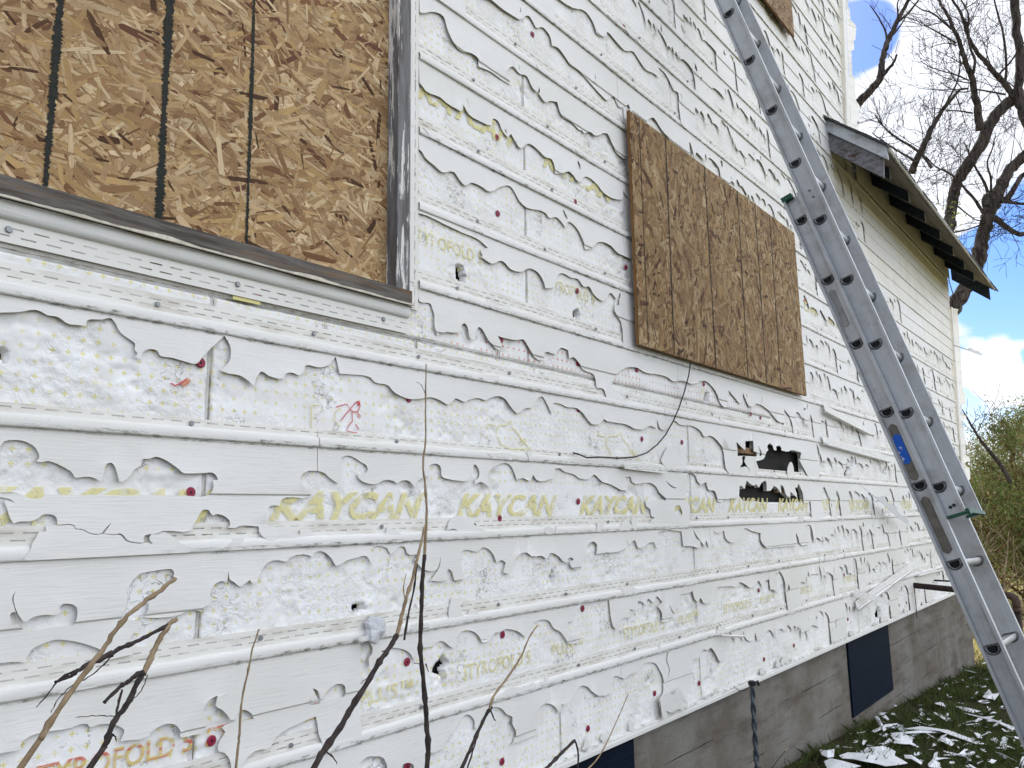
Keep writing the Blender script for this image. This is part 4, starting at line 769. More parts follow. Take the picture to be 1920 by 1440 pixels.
# large window, top left
b1 = empty('window_board', (.6, .02, 2.15)); b1.parent = house; b1.location = (.6, .02, 1.5); setprops(b1, label='large strand board sheet in the grey wooden window frame, marked with three black lines')
MB().box((-.6, .0225, 2.12), (1.575, .034, 3.6)).build('board_core', OSBBASE, b1)
strands('strand_face', -.2, 1.575, 2.12, 3.4, .0225, 12500, .07, .26, .010, .046, .0, .62, 5, b1, (1.32, 1.34, 1.28))
for (pa, pb, w) in (((.612, 3.4), (.621, 2.168), .0062), ((.846, 3.4), (.861, 2.168), .0078), ((1.073, 3.4), (1.087, 2.168), .0042)): spray_line(b1, [pa, ((pa[0]+pb[0])/2+.004, 2.7), pb], w, .0192, int(w*1e5))
fr = empty('window_frame', (0, 0, 0)); fr.parent = house; fr.location = (.6, 0, 1.5)
mb = MB()
def wavy_board(a, b, seg, amp, seed, axis=0):
    (x0, y0, z0), (x1, y1, z1) = a, b; r = random.Random(seed); v = []; f = []
    for i in range(seg+1):
        t = i/seg; w1 = r.uniform(-amp, amp); w2 = r.uniform(-amp, amp)
        if axis == 0: x = x0+(x1-x0)*t; v += [(x, y0+w1, z0+w2), (x, y1, z0+w2), (x, y1, z1+w1*.5), (x, y0+w1, z1+w1*.5)]
        else: z = z0+(z1-z0)*t; v += [(x0+w1, y0+w2, z), (x0+w1, y1, z), (x1+w2*.6, y1, z), (x1+w2*.6, y0+w2, z)]
    for i in range(seg):
        o = 4*i
        for j in range(4): f.append((o+j, o+(j+1) % 4, o+4+(j+1) % 4, o+4+j))
    n = len(v); f += [(0, 1, 2, 3)[::-1], (n-4, n-3, n-2, n-1)]; return mesh('board', v, f)
link('sill', wavy_board((-.6, -.030, 2.1165), (1.612, .03, 2.156), 60, .0009, 3), GREYWOOD, fr)
link('jamb', wavy_board((1.556, -.024, 2.157), (1.606, .03, 3.6), 60, .0009, 4, 1), JAMB, fr)
# paint-stripped lip that curls under the sill
v = []; f = []; rr = random.Random(3)
for i in range(150):
    x = -.5+i*.0142; d = .003+.0035*max(0, math.sin(x*9)*math.sin(x*23+1)+.3)+rr.uniform(0, .0012)
    v += [(x, -.0245, 2.1130), (x, -.033-.6*d, 2.1118-d*.2), (x, -.033-.6*d, 2.1118+d)]
for i in range(149): b = 3*i; f += [(b, b+3, b+4, b+1), (b+1, b+4, b+5, b+2)]
link('paint_flake', mesh('paint_flake', v, f), m_noise('old_cream_paint', lin(214, 208, 190), lin(184, 176, 158), 30, .6), fr)
# slotted trim channel below the sill
ch = empty('trim_channel', (0, 0, 0)); ch.parent = house; ch.location = (.6, 0, 1.4)
PERF = m_perf('x', .047, .0016, ((.014, 0.), (.030, .5)), 'perforated_trim')
def strip_uv(name, P, Q, m, parent, wv=0.):
    """flat ribbon between polylines P (v=0) and Q (v=width)"""
    v = []; uv = []; s = 0; f = []
    for i, (a, b) in enumerate(zip(P, Q)):
        if i: s += (Vector(P[i])-Vector(P[i-1])).length
        v += [tuple(a), tuple(b)]; h = (Vector(a)-Vector(b)).length; uv += [(s, 0), (s, h)]
    for i in range(len(P)-1): f.append((2*i, 2*i+2, 2*i+3, 2*i+1))
    me = mesh(name, v, f); l = me.uv_layers.new(name='UVMap')
    for lp in me.loops: l.data[lp.index].uv = uv[lp.vertex_index]
    return link(name, me, m, parent)
xx = np.linspace(-.6, 1.615, 40)
strip_uv('nailing_strip', [(x, -.0075+.0006*math.sin(x*7), 2.031+.0012*math.sin(x*4)) for x in xx], [(x, -.0065, 2.077) for x in xx], PERF, ch)
pr = [(-.0065, 2.0765), (-.0125, 2.0785), (-.0165, 2.083), (-.0185, 2.090), (-.0190, 2.099), (-.0180, 2.108), (-.0150, 2.1140)]
v = [(x, y+.0008*math.sin(x*6), z) for x in xx for y, z in pr]; f = [(i*7+j, i*7+7+j, i*7+8+j, i*7+j+1) for i in range(39) for j in range(6)]
link('channel_lip', mesh('channel_lip', v, f, True), VINYL, ch)
for x in (.553, 1.52, 1.05): c = bpy.data.objects.new('nail', nail_me); COL.objects.link(c); c.parent = ch; c.location = (x-.6, -.009, 2.058-1.4-.65); c.scale = (1.15, 1, 1.15)
def vchannel(x, z0, z1, side, name='side_channel', w=.052, yb=-.006):
    """vertical J channel beside an opening"""
    mb = MB(); s = side
    o = empty(name, (0, 0, 0)); o.parent = house; o.location = (0, 0, 1)
    xa, xb = sorted((x, x+s*.018)); mb.box((xa, -.024, z0), (xb, -.020, z1), .001); xa, xb = sorted((x+s*.0145, x+s*.018)); mb.box((xa, -.0195, z0), (xb, -.003, z1)); mb.build('channel_lip', VINYL, o)
    zz = np.linspace(z0, z1, 40)
    strip_uv('nailing_strip', [(x+s*.0185, yb+.0005*math.sin(z*9), z) for z in zz], [(x+s*w, yb, z) for z in zz], m_perf('z', .047, .0016, ((.019, 0.),), 'perforated_side_trim'), o)
    for i in range(int((z1-z0)/.29)):
        z = z0+.12+i*.31
        c = bpy.data.objects.new('nail', nail_me); COL.objects.link(c); c.parent = o; c.location = (x+s*.033, yb-.001, z-1.65)
    return o
vchannel(1.608, 2.11, 3.6, 1)
# middle window board, standing proud of the wall
b2 = empty('window_board', (0, 0, 0)); b2.parent = house; b2.location = (3, 0, 1.5); setprops(b2, label='strand board sheet nailed over the middle window, marked with six thin black lines')
P0, P1 = on_y(1177, 213, -.045), on_y(1512, 735, -.045)
XB0, XB1, ZB0, ZB1 = 2.925, 5.012, 2.20, 3.262
MB().box((XB0, -.0448, ZB0), (XB1, -.033, ZB1)).build('board_core', OSBEDGE, b2)
strands('strand_face', XB0, XB1, ZB0, ZB1, -.0451, 8000, .08, .24, .020, .066, pi/2, .9, 9, b2, (.90, .90, .82))
mb = MB(); mb.box((3.02, -.0325, 2.214), (4.95, -.0205, 2.25)); mb.box((3.02, -.0325, 3.2), (4.95, -.0205, 3.24)); mb.box((2.985, -.0325, 2.214), (3.019, -.0205, 3.24)); mb.box((4.951, -.0325, 2.214), (4.98, -.0205, 3.24)); mb.build('window_frame', JAMB, b2)
for px, pz in ((3.262, 3.244), (3.685, 3.687), (4.105, 4.087), (4.355, 4.351), (4.581, 4.573), (3.01, 3.005)):
    spray_line(b2, [(px, ZB1-.002), (pz, ZB0+.002)], .0040 if px > 3.1 else .0022, -.0482, int(px*100))
vchannel(2.995, 2.25, 3.3, -1, w=.048)
# upper window board
b3 = empty('window_board', (0, 0, 0)); b3.parent = house; b3.location = (5, 0, 2); setprops(b3, label='small strand board sheet over the upper window, behind the top of the ladder')
MB().box((4.5, -.0448, 4.80), (5.335, -.033, 5.9)).build('board_core', OSBEDGE, b3)
strands('strand_face', 4.5, 5.335, 4.80, 5.6, -.0451, 2500, .07, .2, .012, .045, 0, .8, 19, b3)
spray_line(b3, [(4.93, 5.6), (4.93, 4.8)], .003, -.0482, 7)
# ---- corner posts, broken at the edges
def post(z0, z1, seed, w=.085, tatter=True):
    r = random.Random(seed); mb = MB(); n = int((z1-z0)/.10)
    zz = [z0+(z1-z0)*i/n for i in range(n+1)]; v = []; f = []
    for i, z in enumerate(zz):
        x = float(xend(z)) if z < 4.3 or z > 4.34 else float(xend(4.2)); 
        x1 = x+w; a = -.03
        v += [(x-.012, a+.012, z), (x-.012, a, z), (x1, a, z), (x1, .075, z)]
    for i in range(n):
        b = 4*i
        for j in range(3): f.append((b+j, b+j+1, b+4+j+1, b+4+j))
    me = mesh('corner_post', v, f); o = link('corner_post', me, VINYL, house)
    # torn flap that sticks out past the corner
    v = []; f = []; k = 0
    m_ = int((z1-z0)/.03); wv = 0
    for i in range(m_+1):
        z = z0+(z1-z0)*i/m_; x = float(xend(z))+w+.0015
        if r.random() < .16: wv = r.choice([0.004, .03, .07, .10, .12])
        v += [(x, -.031, z), (x+max(.002, wv+r.uniform(-.012, .012)), -.045-wv*.25, z)]
        if i: f.append((2*i-2, 2*i-1, 2*i+1, 2*i))
    link('torn_flap', mesh('torn_flap', v, f), VINYL, o)
post(4.45, 6.5, 4); post(.70, 3.86, 8)
# ---- wing roof: eave over the lower wing
RX0, RX1 = 6.10, 11.02
def roof_z(y): return 4.445+.86*y
mb = MB(); prism(mb, RX0, RX1, [(-.415, roof_z(-.415)+.028), (-.415, roof_z(-.415)+.045), (.06, roof_z(.06)+.045), (.06, roof_z(.06)+.028)]); prism(mb, 6.75, RX1, [(.061, roof_z(.06)+.028), (.061, roof_z(.06)+.045), (3.5, roof_z(3.5)+.045), (7.4, roof_z(3.5)-3.3), (7.4, roof_z(3.5)-3.32), (3.5, roof_z(3.5)+.028)])
roofo = mb.build('wing_roof', SHINGLE, house)
# ragged shingle tabs along the edges
mb = MB(); r = random.Random(2); x = RX0-.03
while x < RX1:
    w = r.uniform(.2, .33); h = r.uniform(.0, .014); e = r.uniform(.012, .03); prism(mb, x, x+w-.012, [(-.415-e, roof_z(-.415-e)+.045), (-.415-e, roof_z(-.415-e)+.058+h), (.0, roof_z(0)+.058+h), (.0, roof_z(0)+.046)]); x += w
y = -.43
while y < .0:
    l = r.uniform(.08, .12); e = r.uniform(.01, .035); prism(mb, RX0-.03-e, RX0-.031, [(y, roof_z(y)+.047), (y, roof_z(y)+.070), (y+l-.004, roof_z(y+l)+.064), (y+l-.004, roof_z(y+l)+.047)]); y += l
mb.build('shingle_tab', SHINGLE, roofo)
mb = MB(); r = random.Random(5); y = -.413
for i in range(3):
    y1 = y+.13; prism(mb, RX0+.02, RX1-.02, [(y, roof_z(y)+.004), (y, roof_z(y)+.0275), (y1-.004, roof_z(y1-.004)+.0275), (y1-.004, roof_z(y1-.004)+.004)]); y = y1
mb.build('roof_boards', SOFFIT, roofo)
prism(MB(), 0, 1, [(0, 0), (1, 0), (0, 1)])
mb = MB(); prism(mb, RX0-.022, RX0+.0, [(-.42, roof_z(-.42)-.052), (-.42, roof_z(-.42)+.046), (.0, roof_z(0)+.046), (.0, roof_z(0)-.052)]); mb.build('rake_trim', RAKE, roofo)
mb = MB(); prism(mb, RX0+.002, RX0+.038, [(-.372, roof_z(-.372)-.02-.19), (-.385, roof_z(-.36)-.03), (-.385, roof_z(-.385)+.0), (-.001, roof_z(0)+.0), (-.001, roof_z(0)-.20)]); mb.build('end_rafter', FASC, roofo)
mb = MB(); mb.box((RX0-.022, -.436, roof_z(-.42)+.004), (RX1+.02, -.4205, roof_z(-.42)+.045), .003); mb.build('drip_edge', m_noise('lichen_spotted_trim', lin(150, 147, 134), lin(96, 92, 82), 30, .7, lo=.5, hi=.62), roofo)
for x in (6.62, 7.25, 7.86, 8.52, 9.17, 9.8, 10.39):
    mb = MB(); prism(mb, x-.02, x+.02, [(-.30, roof_z(-.30)-.095), (-.312, roof_z(-.312)-.02), (-.312, roof_z(-.312)+.003), (-.024, roof_z(-.024)+.003), (-.024, roof_z(-.024)-.095)]); o = mb.build('rafter_tail', RAFTER, roofo)
    MB().box((x-.024, -.3165, roof_z(-.30)-.1), (x+.004, -.3125, roof_z(-.31)+.0)).build('rafter_end', RAKE, roofo)
mb = MB(); prism(mb, RX1-.10, RX1-.06, [(-.385, roof_z(-.385)-.155), (-.385, roof_z(-.385)+.002), (.0, roof_z(0)+.002), (.0, roof_z(0)-.155)]); mb.build('end_rafter', RAFTER, roofo)
MB().box((6.76, -.030, 4.21), (10.6, -.024, 4.40)).build('frieze_board', CREAM, house)
# ---- loose and fallen siding pieces still hanging on the wall
def shard(px_pts, y, name, m=None, tilt=0., th=.0015, parent=house, **k):
    P = [on_y(px, py, y+tilt*i) for i, (px, py) in enumerate(px_pts)]; v = [tuple(p) for p in P]+[(p[0], p[1]+th, p[2]) for p in P]; n = len(P)
    return link(name, mesh(name, v, [tuple(range(n)), tuple(range(n, 2*n))[::-1]]+[(i, (i+1) % n, n+(i+1) % n, n+i) for i in range(n)]), m or VINYL, parent, **k)
shard(A8([(700, 445), (750, 480), (800, 520), (835, 528), (862, 515), (875, 540), (905, 575), (965, 600), (975, 640), (1010, 670), (1056, 705), (1055, 738), (980, 690), (900, 615), (850, 570), (790, 520)]), -.10, 'loose_siding_strip', VUND, label='long grey shard dangling left of the ladder')
PF2 = m_perf('x', .04, .0022, ((.012, 0.), (.026, .5)), 'perforated_loose_hem')
a, b = on_y(1600, 1103, -.03), on_y(1668, 1124, -.16); d = np.array([0, 0, -.042]); strip_uv('loose_hem_strip', [a+(b-a)*t+d for t in np.linspace(0, 1, 8)], [a+(b-a)*t+d*.1 for t in np.linspace(0, 1, 8)], PF2, house)
def bead_strip(pa, pb, r=.011, hem=True, y=-.035, sag=0.):
    a, b = on_y(*pa, y), on_y(*pb, y); P = [a+(b-a)*t+np.array([0, 0, sag*math.sin(t*pi)]) for t in np.linspace(0, 1, 10)]
    o = MB().tube(P, r, 8).build('loose_lock_strip', VINYL, house, smooth=True)
    if hem: strip_uv('loose_hem', [p+np.array([0, .004, .012]) for p in P], [p+np.array([0, .010, .052]) for p in P], PF2, o)
bead_strip((1608, 1143), (1713, 1066)); bead_strip((1548, 772), (1632, 815), .010); bead_strip((1722, 1080), (1768, 1068), .010, False); bead_strip((1395, 1193), (1352, 1192), .006, False)
bead_strip((1545, 832), (1668, 866), .009, True, -.032)
for pts in (A3([(770, 460), (860, 440), (890, 470), (770, 505)]), C5([(1590, 1165), (1740, 1172), (1832, 1195), (1835, 1225), (1590, 1196)]), A4([(1110, 925), (1140, 880), (1215, 890), (1250, 830), (1275, 870), (1262, 945), (1290, 985), (1310, 995), (1295, 1015), (1255, 995), (1190, 1025), (1160, 1010), (1168, 1065), (1130, 1060), (1122, 990)])):
    shard(pts, -.03, 'siding_fragment')
shard(A6([(985, 1110), (1010, 1100), (1035, 1115), (1030, 1130), (990, 1125)]), -.02, 'foam_flap', FOAM)
foamchunk = blob(0, 0, .028, .030, .3, 5, 14, .25)
cx, _, cz = on_y(706, 1182, -.03); v = [(cx+a, -.035-.006*math.sin(i), cz+b) for i, (a, b) in enumerate(foamchunk)]; n = len(v); v += [(x, -.012, z) for x, y, z in v]+[(cx, -.045, cz)]
link('foam_flap', mesh('foam_flap', v, [(i, (i+1) % n, 2*n) for i in range(n)]+[(i, (i+1) % n, n+(i+1) % n, n+i) for i in range(n)]), m_noise('broken_foam_bead', lin(244, 246, 248), lin(226, 228, 230), 120, .8, bs=1., bd=.006), house)
# far-corner shard on its thin strip
P = [on_y(1787, 647, -.10), on_y(1818, 657, -.30)]; MB().tube([P[0], P[1]], .006, 5).build('loose_lock_strip', VUND, house)
shard(crp(8.727, 1700, 600, [(1000, 460), (1025, 452), (1060, 456), (1105, 492), (1150, 500), (1200, 520), (1255, 582), (1190, 572), (1120, 548), (1035, 512)]), -.3, 'loose_siding_strip', VUND, label='small shard sticking out past the far corner against the clouds')
# service pipe out of the wall
pp = empty('rusty_pipe', (7.48, -.02, .84), label='rusty horizontal pipe leaving the wall low down and elbowing into the ground behind the ladder', cat='pipe')
ex = on_x(1904, 1118, 7.48); ez = ex[2]; ey = ex[1]
MB().tube([(7.48, .03, .862), (7.48, ey+.06, ez+.008)], .0235, 14).build('horizontal_pipe', RUST, pp, smooth=True)
mb = MB(); mb.tube([(7.48, ey+.075, ez+.006), (7.48, ey+.03, ez+.003), (7.48, ey+.004, ez-.012), (7.48, ey, ez-.05), (7.48, ey, ez-.10)], [.026, .028, .030, .029, .027], 14); mb.tube([(7.48, ey, ez-.09), (7.48, ey, ez-.12)], .031, 14); mb.build('elbow', RUSTB, pp, smooth=True)
MB().tube([(7.48, ey, ez-.10), (7.48, ey-.01, -.35)], .0235, 14).build('riser', RUST, pp, smooth=True)
MB().tube([(7.50, -.16, .905), (7.50, -.5, .90), (7.47, -.66, .885)], .007, 6).build('rod', BLACK, pp)
MB().box((7.40, -.028, .60), (7.412, -.024, .86)).build('wall_slot_edge', RUST, pp)
# twisted anchor rod by the foundation
rx, ry, rz = on_y(1410, 1283, -.10); rb = empty('twisted_rod', (rx, ry, float(gz(rx))), label='twisted steel rod with a black cap standing against the foundation', cat='rod')
ang = np.linspace(0, 1, 160); v = []; f = []; zb_ = float(gz(rx))-.1
for i, t in enumerate(ang):
    z = rz-(rz-zb_)*t
    for j in range(12):
        a = 2*pi*j/12; tw = t*28; rad = .0105*(1+.28*cos(2*(a-tw))); v.append((rx+rad*cos(a)-.005*t, ry+rad*sin(a), z))
for i in range(159):
    for j in range(12): f.append((i*12+j, i*12+(j+1) % 12, i*12+12+(j+1) % 12, i*12+12+j))
link('shaft', mesh('shaft', v, f, True), STEEL, rb)
MB().tube([(rx, ry, rz-.004), (rx, ry, rz+.012), (rx, ry, rz+.016)], [.017, .019, .012], 12).tube([(rx, ry-.004, rz+.004), (rx+.045, ry-.01, rz+.006), (rx+.055, ry-.01, rz-.012)], .006, 6).build('cap', BLACK, rb)
e0 = on_y(1376, 1288, -.03); MB().tube([tuple(e0), tuple(on_y(1386, 1295, -.05)), tuple(on_y(1398, 1294, -.08)), (rx, ry, rz)], .0016, 5).build('tie_wire', BLACK, rb)
# loose black wire from the middle board
wp = [(1295, 680), (1291, 705), (1283, 735), (1273, 765), (1262, 790), (1248, 815), (1232, 834), (1213, 849), (1190, 857), (1160, 859), (1125, 857), (1100, 858), (1086, 852), (1075, 849)]
P = [on_y(px, py, -.045+.02*min(1, i/6)) for i, (px, py) in enumerate(wp)]
ww = MB().tube([tuple(p) for p in P], .0030, 6).build('hanging_wire', BLACK, None, smooth=True); setprops(ww, 'thin black wire drooping from the bottom of the middle window board', 'wire')

# ------------------------------------------------------------------ extension ladder
def lframe(P0, dx, dy):
    D = np.array([dx, dy, 1.]); D /= np.linalg.norm(D); Wv = np.array([1., 0, 0]); Wv = Wv-(Wv@D)*D; Wv /= np.linalg.norm(Wv)
    Nn = np.cross(Wv, D); Nn = Nn if Nn[1] < 0 else -Nn; return np.array(P0), D, Wv, Nn
FB = lframe([3.39683, -.608285, 2.742661], .0275867, .3224746)
FF = lframe([3.471111, -.3134886, 3.899355], .0385234, .3141596)
lad = empty('extension_ladder', (3.32, -1.5, .13), label='weathered aluminium extension ladder with green end caps leaning on the wall', cat='ladder')
def loc(F, s, w, n): return F[0]+F[1]*s+F[2]*w+F[3]*n
def dprof(r):   # D shape, flat side up along the rail
    p = [(-r, r*.45), (-r*.9, r*.62), (r*.9, r*.62), (r, r*.45)]
    for a in np.linspace(-.05, pi+.05, 14): p.append((r*1.0*cos(a), -r*.98*sin(a)+r*.28))
    return p
# (n, s) pairs: n across the rail, s along; D has its flat edge up
def rail(name, F, s0, s1, n0, n1, w, out, holes, parent, flange=.024, grooves=True):
    """web in the plane of D and N at offset w, flanges pointing towards sign `out`"""
    ol = [(n0, s0), (n1, s0), (n1, s1), (n0, s1)]; vv = []; ed = []
    def ad(poly):
        b = len(vv); vv.extend(Vector(p) for p in poly); ed.extend((b+i, b+(i+1) % len(poly)) for i in range(len(poly)))
    ad(ol)
    HP = [[(a, h+c) for a, c in dprof(.0202)] for h in holes]
    for h in HP: ad(h)
    r = geometry.delaunay_2d_cdt(vv, ed, [], 0, 1e-6); vo = np.array([(q.x, q.y) for q in r[0]]); tri = np.array(r[2]); c = vo[tri].mean(1); ok = pip(c, ol)
    for h in HP: ok &= ~pip(c, h)
    tri = tri[ok]; th = .0028; n_ = len(vo); V = [loc(F, s, w, n) for n, s in vo]+[loc(F, s, w+out*-th, n) for n, s in vo]
    U = [(s, n) for n, s in vo]*2; f = [tuple(t) for t in tri]+[tuple(t[::-1]+n_) for t in tri]
    def strip(cross):   # closed extrusion, cross = list of (w, n)
        b = len(V); k = len(cross)
        for s in (s0, s1):
            for (a, n) in cross: V.append(loc(F, s, a, n)); U.append((s, n+a))
        for i in range(k): f.append((b+i, b+(i+1) % k, b+k+(i+1) % k, b+k+i))
        f.append(tuple(b+i for i in range(k))); f.append(tuple(b+k+i for i in range(k))[::-1])
    fo = w+out*flange; t = .0032
    for (na, nb) in ((n0-.0002, n0+t), (n1-t, n1+.0002)):
        strip([(w-out*.003, na), (fo, na), (fo, nb), (w-out*.003, nb)])
    for (na, nb, sg) in ((n0+t+.0003, n0+t+.007, 1), (n1-t-.007, n1-t-.0003, -1)):     # rolled lips on the flange ends
        strip([(fo-out*.003, na), (fo, na), (fo, nb), (fo-out*.003, nb)])
    if grooves:
        for g in (n0+.010, n0+.0135, n1-.010, n1-.0135): strip([(w+out*.0001, g-.0009), (w+out*.0014, g-.0007), (w+out*.0014, g+.0007), (w+out*.0001, g+.0009)])
    me = mesh(name, V, f); l = me.uv_layers.new(name='UVMap')
    for lp in me.loops: l.data[lp.index].uv = U[lp.vertex_index]
    return link(name, me, ALU, parent)
def rung(F, s, wa, wb, parent):
    pr = dprof(.0199); pi_ = dprof(.0186); V = []; f = []; k = len(pr); U = []
    rows = [(wa-.0035, pi_), (wa-.0042, pr), (wb+.0042, pr), (wb+.0035, pi_)]
    for a, p in rows:
        for n, c in p: V.append(loc(F, s+c, a, n)); U.append((a, n))
    for i in range(4):
        for j in range(k): i2 = (i+1) % 4; f.append((i*k+j, i*k+(j+1) % k, i2*k+(j+1) % k, i2*k+j))
    me = mesh('rung', V, f); l = me.uv_layers.new(name='UVMap')
    for lp in me.loops: l.data[lp.index].uv = U[lp.vertex_index]
    o = link('rung', me, ALU, parent)
    V = []; b = [loc(F, s+c, wa+.002, n) for n, c in pi_]; e = [loc(F, s+c, wb-.002, n) for n, c in pi_]
    for q in (b, e): link('rung_hollow_shade', mesh('rung_hollow_shade', q, [tuple(range(k))]), DARKHOLE, o)  # flat black disc painted as the shade inside the hollow rung end
    for wq, sg in ((wa, -1), (wb, 1), (wa+.0028, 1), (wb-.0028, -1)):
        mb = MB()
        for rr_, hh in ((.0232, .0022), (.0275, .0014)):
            ring = dprof(rr_); P = [tuple(loc(F, s+c, wq+sg*hh*.5, n)) for n, c in ring]; mb.tube(P+[P[0]],   .0015 if rr_ > .025 else .0020, 5, False)
        mb.build('rung_collar', COLLAR, o, smooth=True)
COLLAR = m_noise('dull_rung_collar', lin(120, 121, 122), lin(96, 94, 90), 50, .5, .7)
ds = .3048
sb = [ds*k for k in range(0, -9, -1)]; sf = [-ds*k for k in range(-3, 9)]
base = fly = lad
s_top = .118; s_bot = -(2.742661-.13)/FB[1][2]
rail('rail', FB, s_bot, s_top, -.036, .040, .0, -1, sb, base); rail('rail', FB, s_bot, s_top, -.036, .040, .425, 1, sb, base)
for s in sb: rung(FB, s, 0, .425, base)
f_bot = -8*ds-.112; f_top = 3*ds+.09
rail('rail', FF, f_bot, f_top, -.036, .052, .004, -1, sf, fly, flange=.016, grooves=False); rail('rail', FF, f_bot, f_top, -.036, .052, .34, 1, sf, fly, flange=.016, grooves=False)
for s in sf: rung(FF, s, .004, .34, fly)
def cap(F, s, w0, w1, n0, n1, h, parent, sc=.004):
    P = [loc(F, s+a, w, n) for a in (-h, h*.1) for (w, n) in ((w0, n0), (w1, n0), (w1, n1), (w0, n1))]
    return link('end_cap', mesh('end_cap', P, [(0, 3, 2, 1), (4, 5, 6, 7), (0, 1, 5, 4), (1, 2, 6, 5), (2, 3, 7, 6), (3, 0, 4, 7)]), GREEN, parent)
cap(FB, s_top+.012, -.026, .004, -.038, .010, .020, base)
cap(FF, f_bot+.002, -.016, .012, -.028, .050, .010, fly); cap(FF, f_bot+.008, -.018, .012, .0535, .066, .020, fly); cap(FF, f_bot+.010, .0125, .345, .050, .060, .014, fly); cap(FF, f_bot+.012, .335, .356, -.010, .0495, .010, fly)
for dn in (.008, .022):   # two rivets above the cap
    c0 = loc(FF, f_bot+.030+.25*dn, .0, dn); c1 = loc(FF, f_bot+.030+.25*dn, -.006, dn); MB().tube([tuple(c0), tuple(c1)], [.006, .0045], 10).build('rivet', BLACK, fly)
for (s, n) in ((-3.50*ds, -.004), (-3.62*ds, .0)):
    c0 = loc(FF, s, .004, n+.012); c1 = loc(FF, s, -.001, n+.012); MB().tube([tuple(c0), tuple(c1)], [.005, .004], 10).build('rivet', ALUD, fly)
def patch_on(F, s0, s1, n0, n1, w, m, name, parent, seed, jag=0., **k):
    r = random.Random(seed); P = []; c = .35*(n1-n0)
    def e(a, b, k_): return [(a[0]+(b[0]-a[0])*t/k_+r.uniform(-jag, jag), a[1]+(b[1]-a[1])*t/k_+r.uniform(-jag, jag)) for t in range(k_)]
    cs = [(n0+c, s0), (n1-c, s0), (n1, s0+c), (n1, s1-c), (n1-c, s1), (n0+c, s1), (n0, s1-c), (n0, s0+c)]
    for i in range(8): P += e(cs[i], cs[(i+1) % 8], 6)
    return link(name, mesh(name, [loc(F, s, w, n) for n, s in P], [tuple(range(len(P)))]), m, parent, **k)
patch_on(FB, -3.92*ds, -3.16*ds, -.022, .012, -.0022, ALUD, 'worn_label_patch', base, 1, .0004)
patch_on(FB, -3.70*ds, -3.30*ds, -.021, .010, -.0032, BLUE, 'blue_label', base, 2, .0016, label='torn blue and white label on the ladder rail')
patch_on(FB, -4.86*ds, -4.14*ds, -.021, .013, -.0022, ALUD, 'worn_label_patch', base, 3, .0004)
patch_on(FB, -1.72*ds, -1.14*ds, -.018, .008, -.0022, m_noise('faint_oval_mark', lin(150, 150, 148), lin(132, 132, 130), 20, .5, .6), 'worn_label_patch', base, 4, .0003)
mb = MB()   # black tip caps at the foot, shoe on the ground
for w in (0., .425):
    a = loc(FB, s_bot+.05, w, .0); mb.box((a[0]-.045, a[1]-.07, a[2]-.06), (a[0]+.045, a[1]+.07, a[2]-.035), .006)
mb.build('foot', BLACK, base)

# ------------------------------------------------------------------ ground
GR = m_noise('soil_and_thatch', lin(84, 74, 52), lin(54, 56, 34), 5, .95, bs=1., bd=.03)
def m_ground():
    m, t, b = mat('yard_ground', lin(70, 66, 44), .95, 0, .1); o = obj_coord(t); s = N(t, 'ShaderNodeSeparateXYZ'); Lk(t, o, s.inputs[0])
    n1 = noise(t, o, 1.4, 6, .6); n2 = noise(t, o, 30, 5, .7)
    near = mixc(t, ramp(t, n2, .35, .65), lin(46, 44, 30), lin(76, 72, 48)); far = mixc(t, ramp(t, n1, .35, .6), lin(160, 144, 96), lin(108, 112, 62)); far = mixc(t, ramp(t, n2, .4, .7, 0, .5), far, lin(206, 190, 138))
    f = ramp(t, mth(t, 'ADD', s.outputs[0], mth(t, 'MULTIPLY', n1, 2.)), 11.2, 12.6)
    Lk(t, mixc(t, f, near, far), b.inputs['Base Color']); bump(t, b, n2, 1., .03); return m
gxs = np.concatenate([np.linspace(-300, -6, 12), np.linspace(-5, 20, 120), np.linspace(22, 60, 14), np.linspace(80, 900, 14)])
gys = np.concatenate([np.linspace(-500, -14, 14), np.linspace(-12, 8, 90), np.linspace(10, 500, 14)])
GX, GY = np.meshgrid(gxs, gys); GZ = gz(GX)+.03*(fbm(GX*1.5, GY*1.5, 4, 8)-.5)*np.where(np.abs(GY) < 14, 1, 3)
GZ += np.clip((np.hypot(GX, GY)-60)/400, 0, 1)*1.1
ny, nx = GX.shape; idx = np.arange(nx*ny).reshape(ny, nx); q = np.stack([idx[:-1, :-1], idx[:-1, 1:], idx[1:, 1:], idx[1:, :-1]], -1).reshape(-1, 4)
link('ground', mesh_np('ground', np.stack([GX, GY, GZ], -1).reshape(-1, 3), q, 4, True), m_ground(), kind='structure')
def ground_h(x, y): return gz(x)+.03*(fbm(np.asarray(x)*1.5, np.asarray(y)*1.5, 4, 8)-.5)
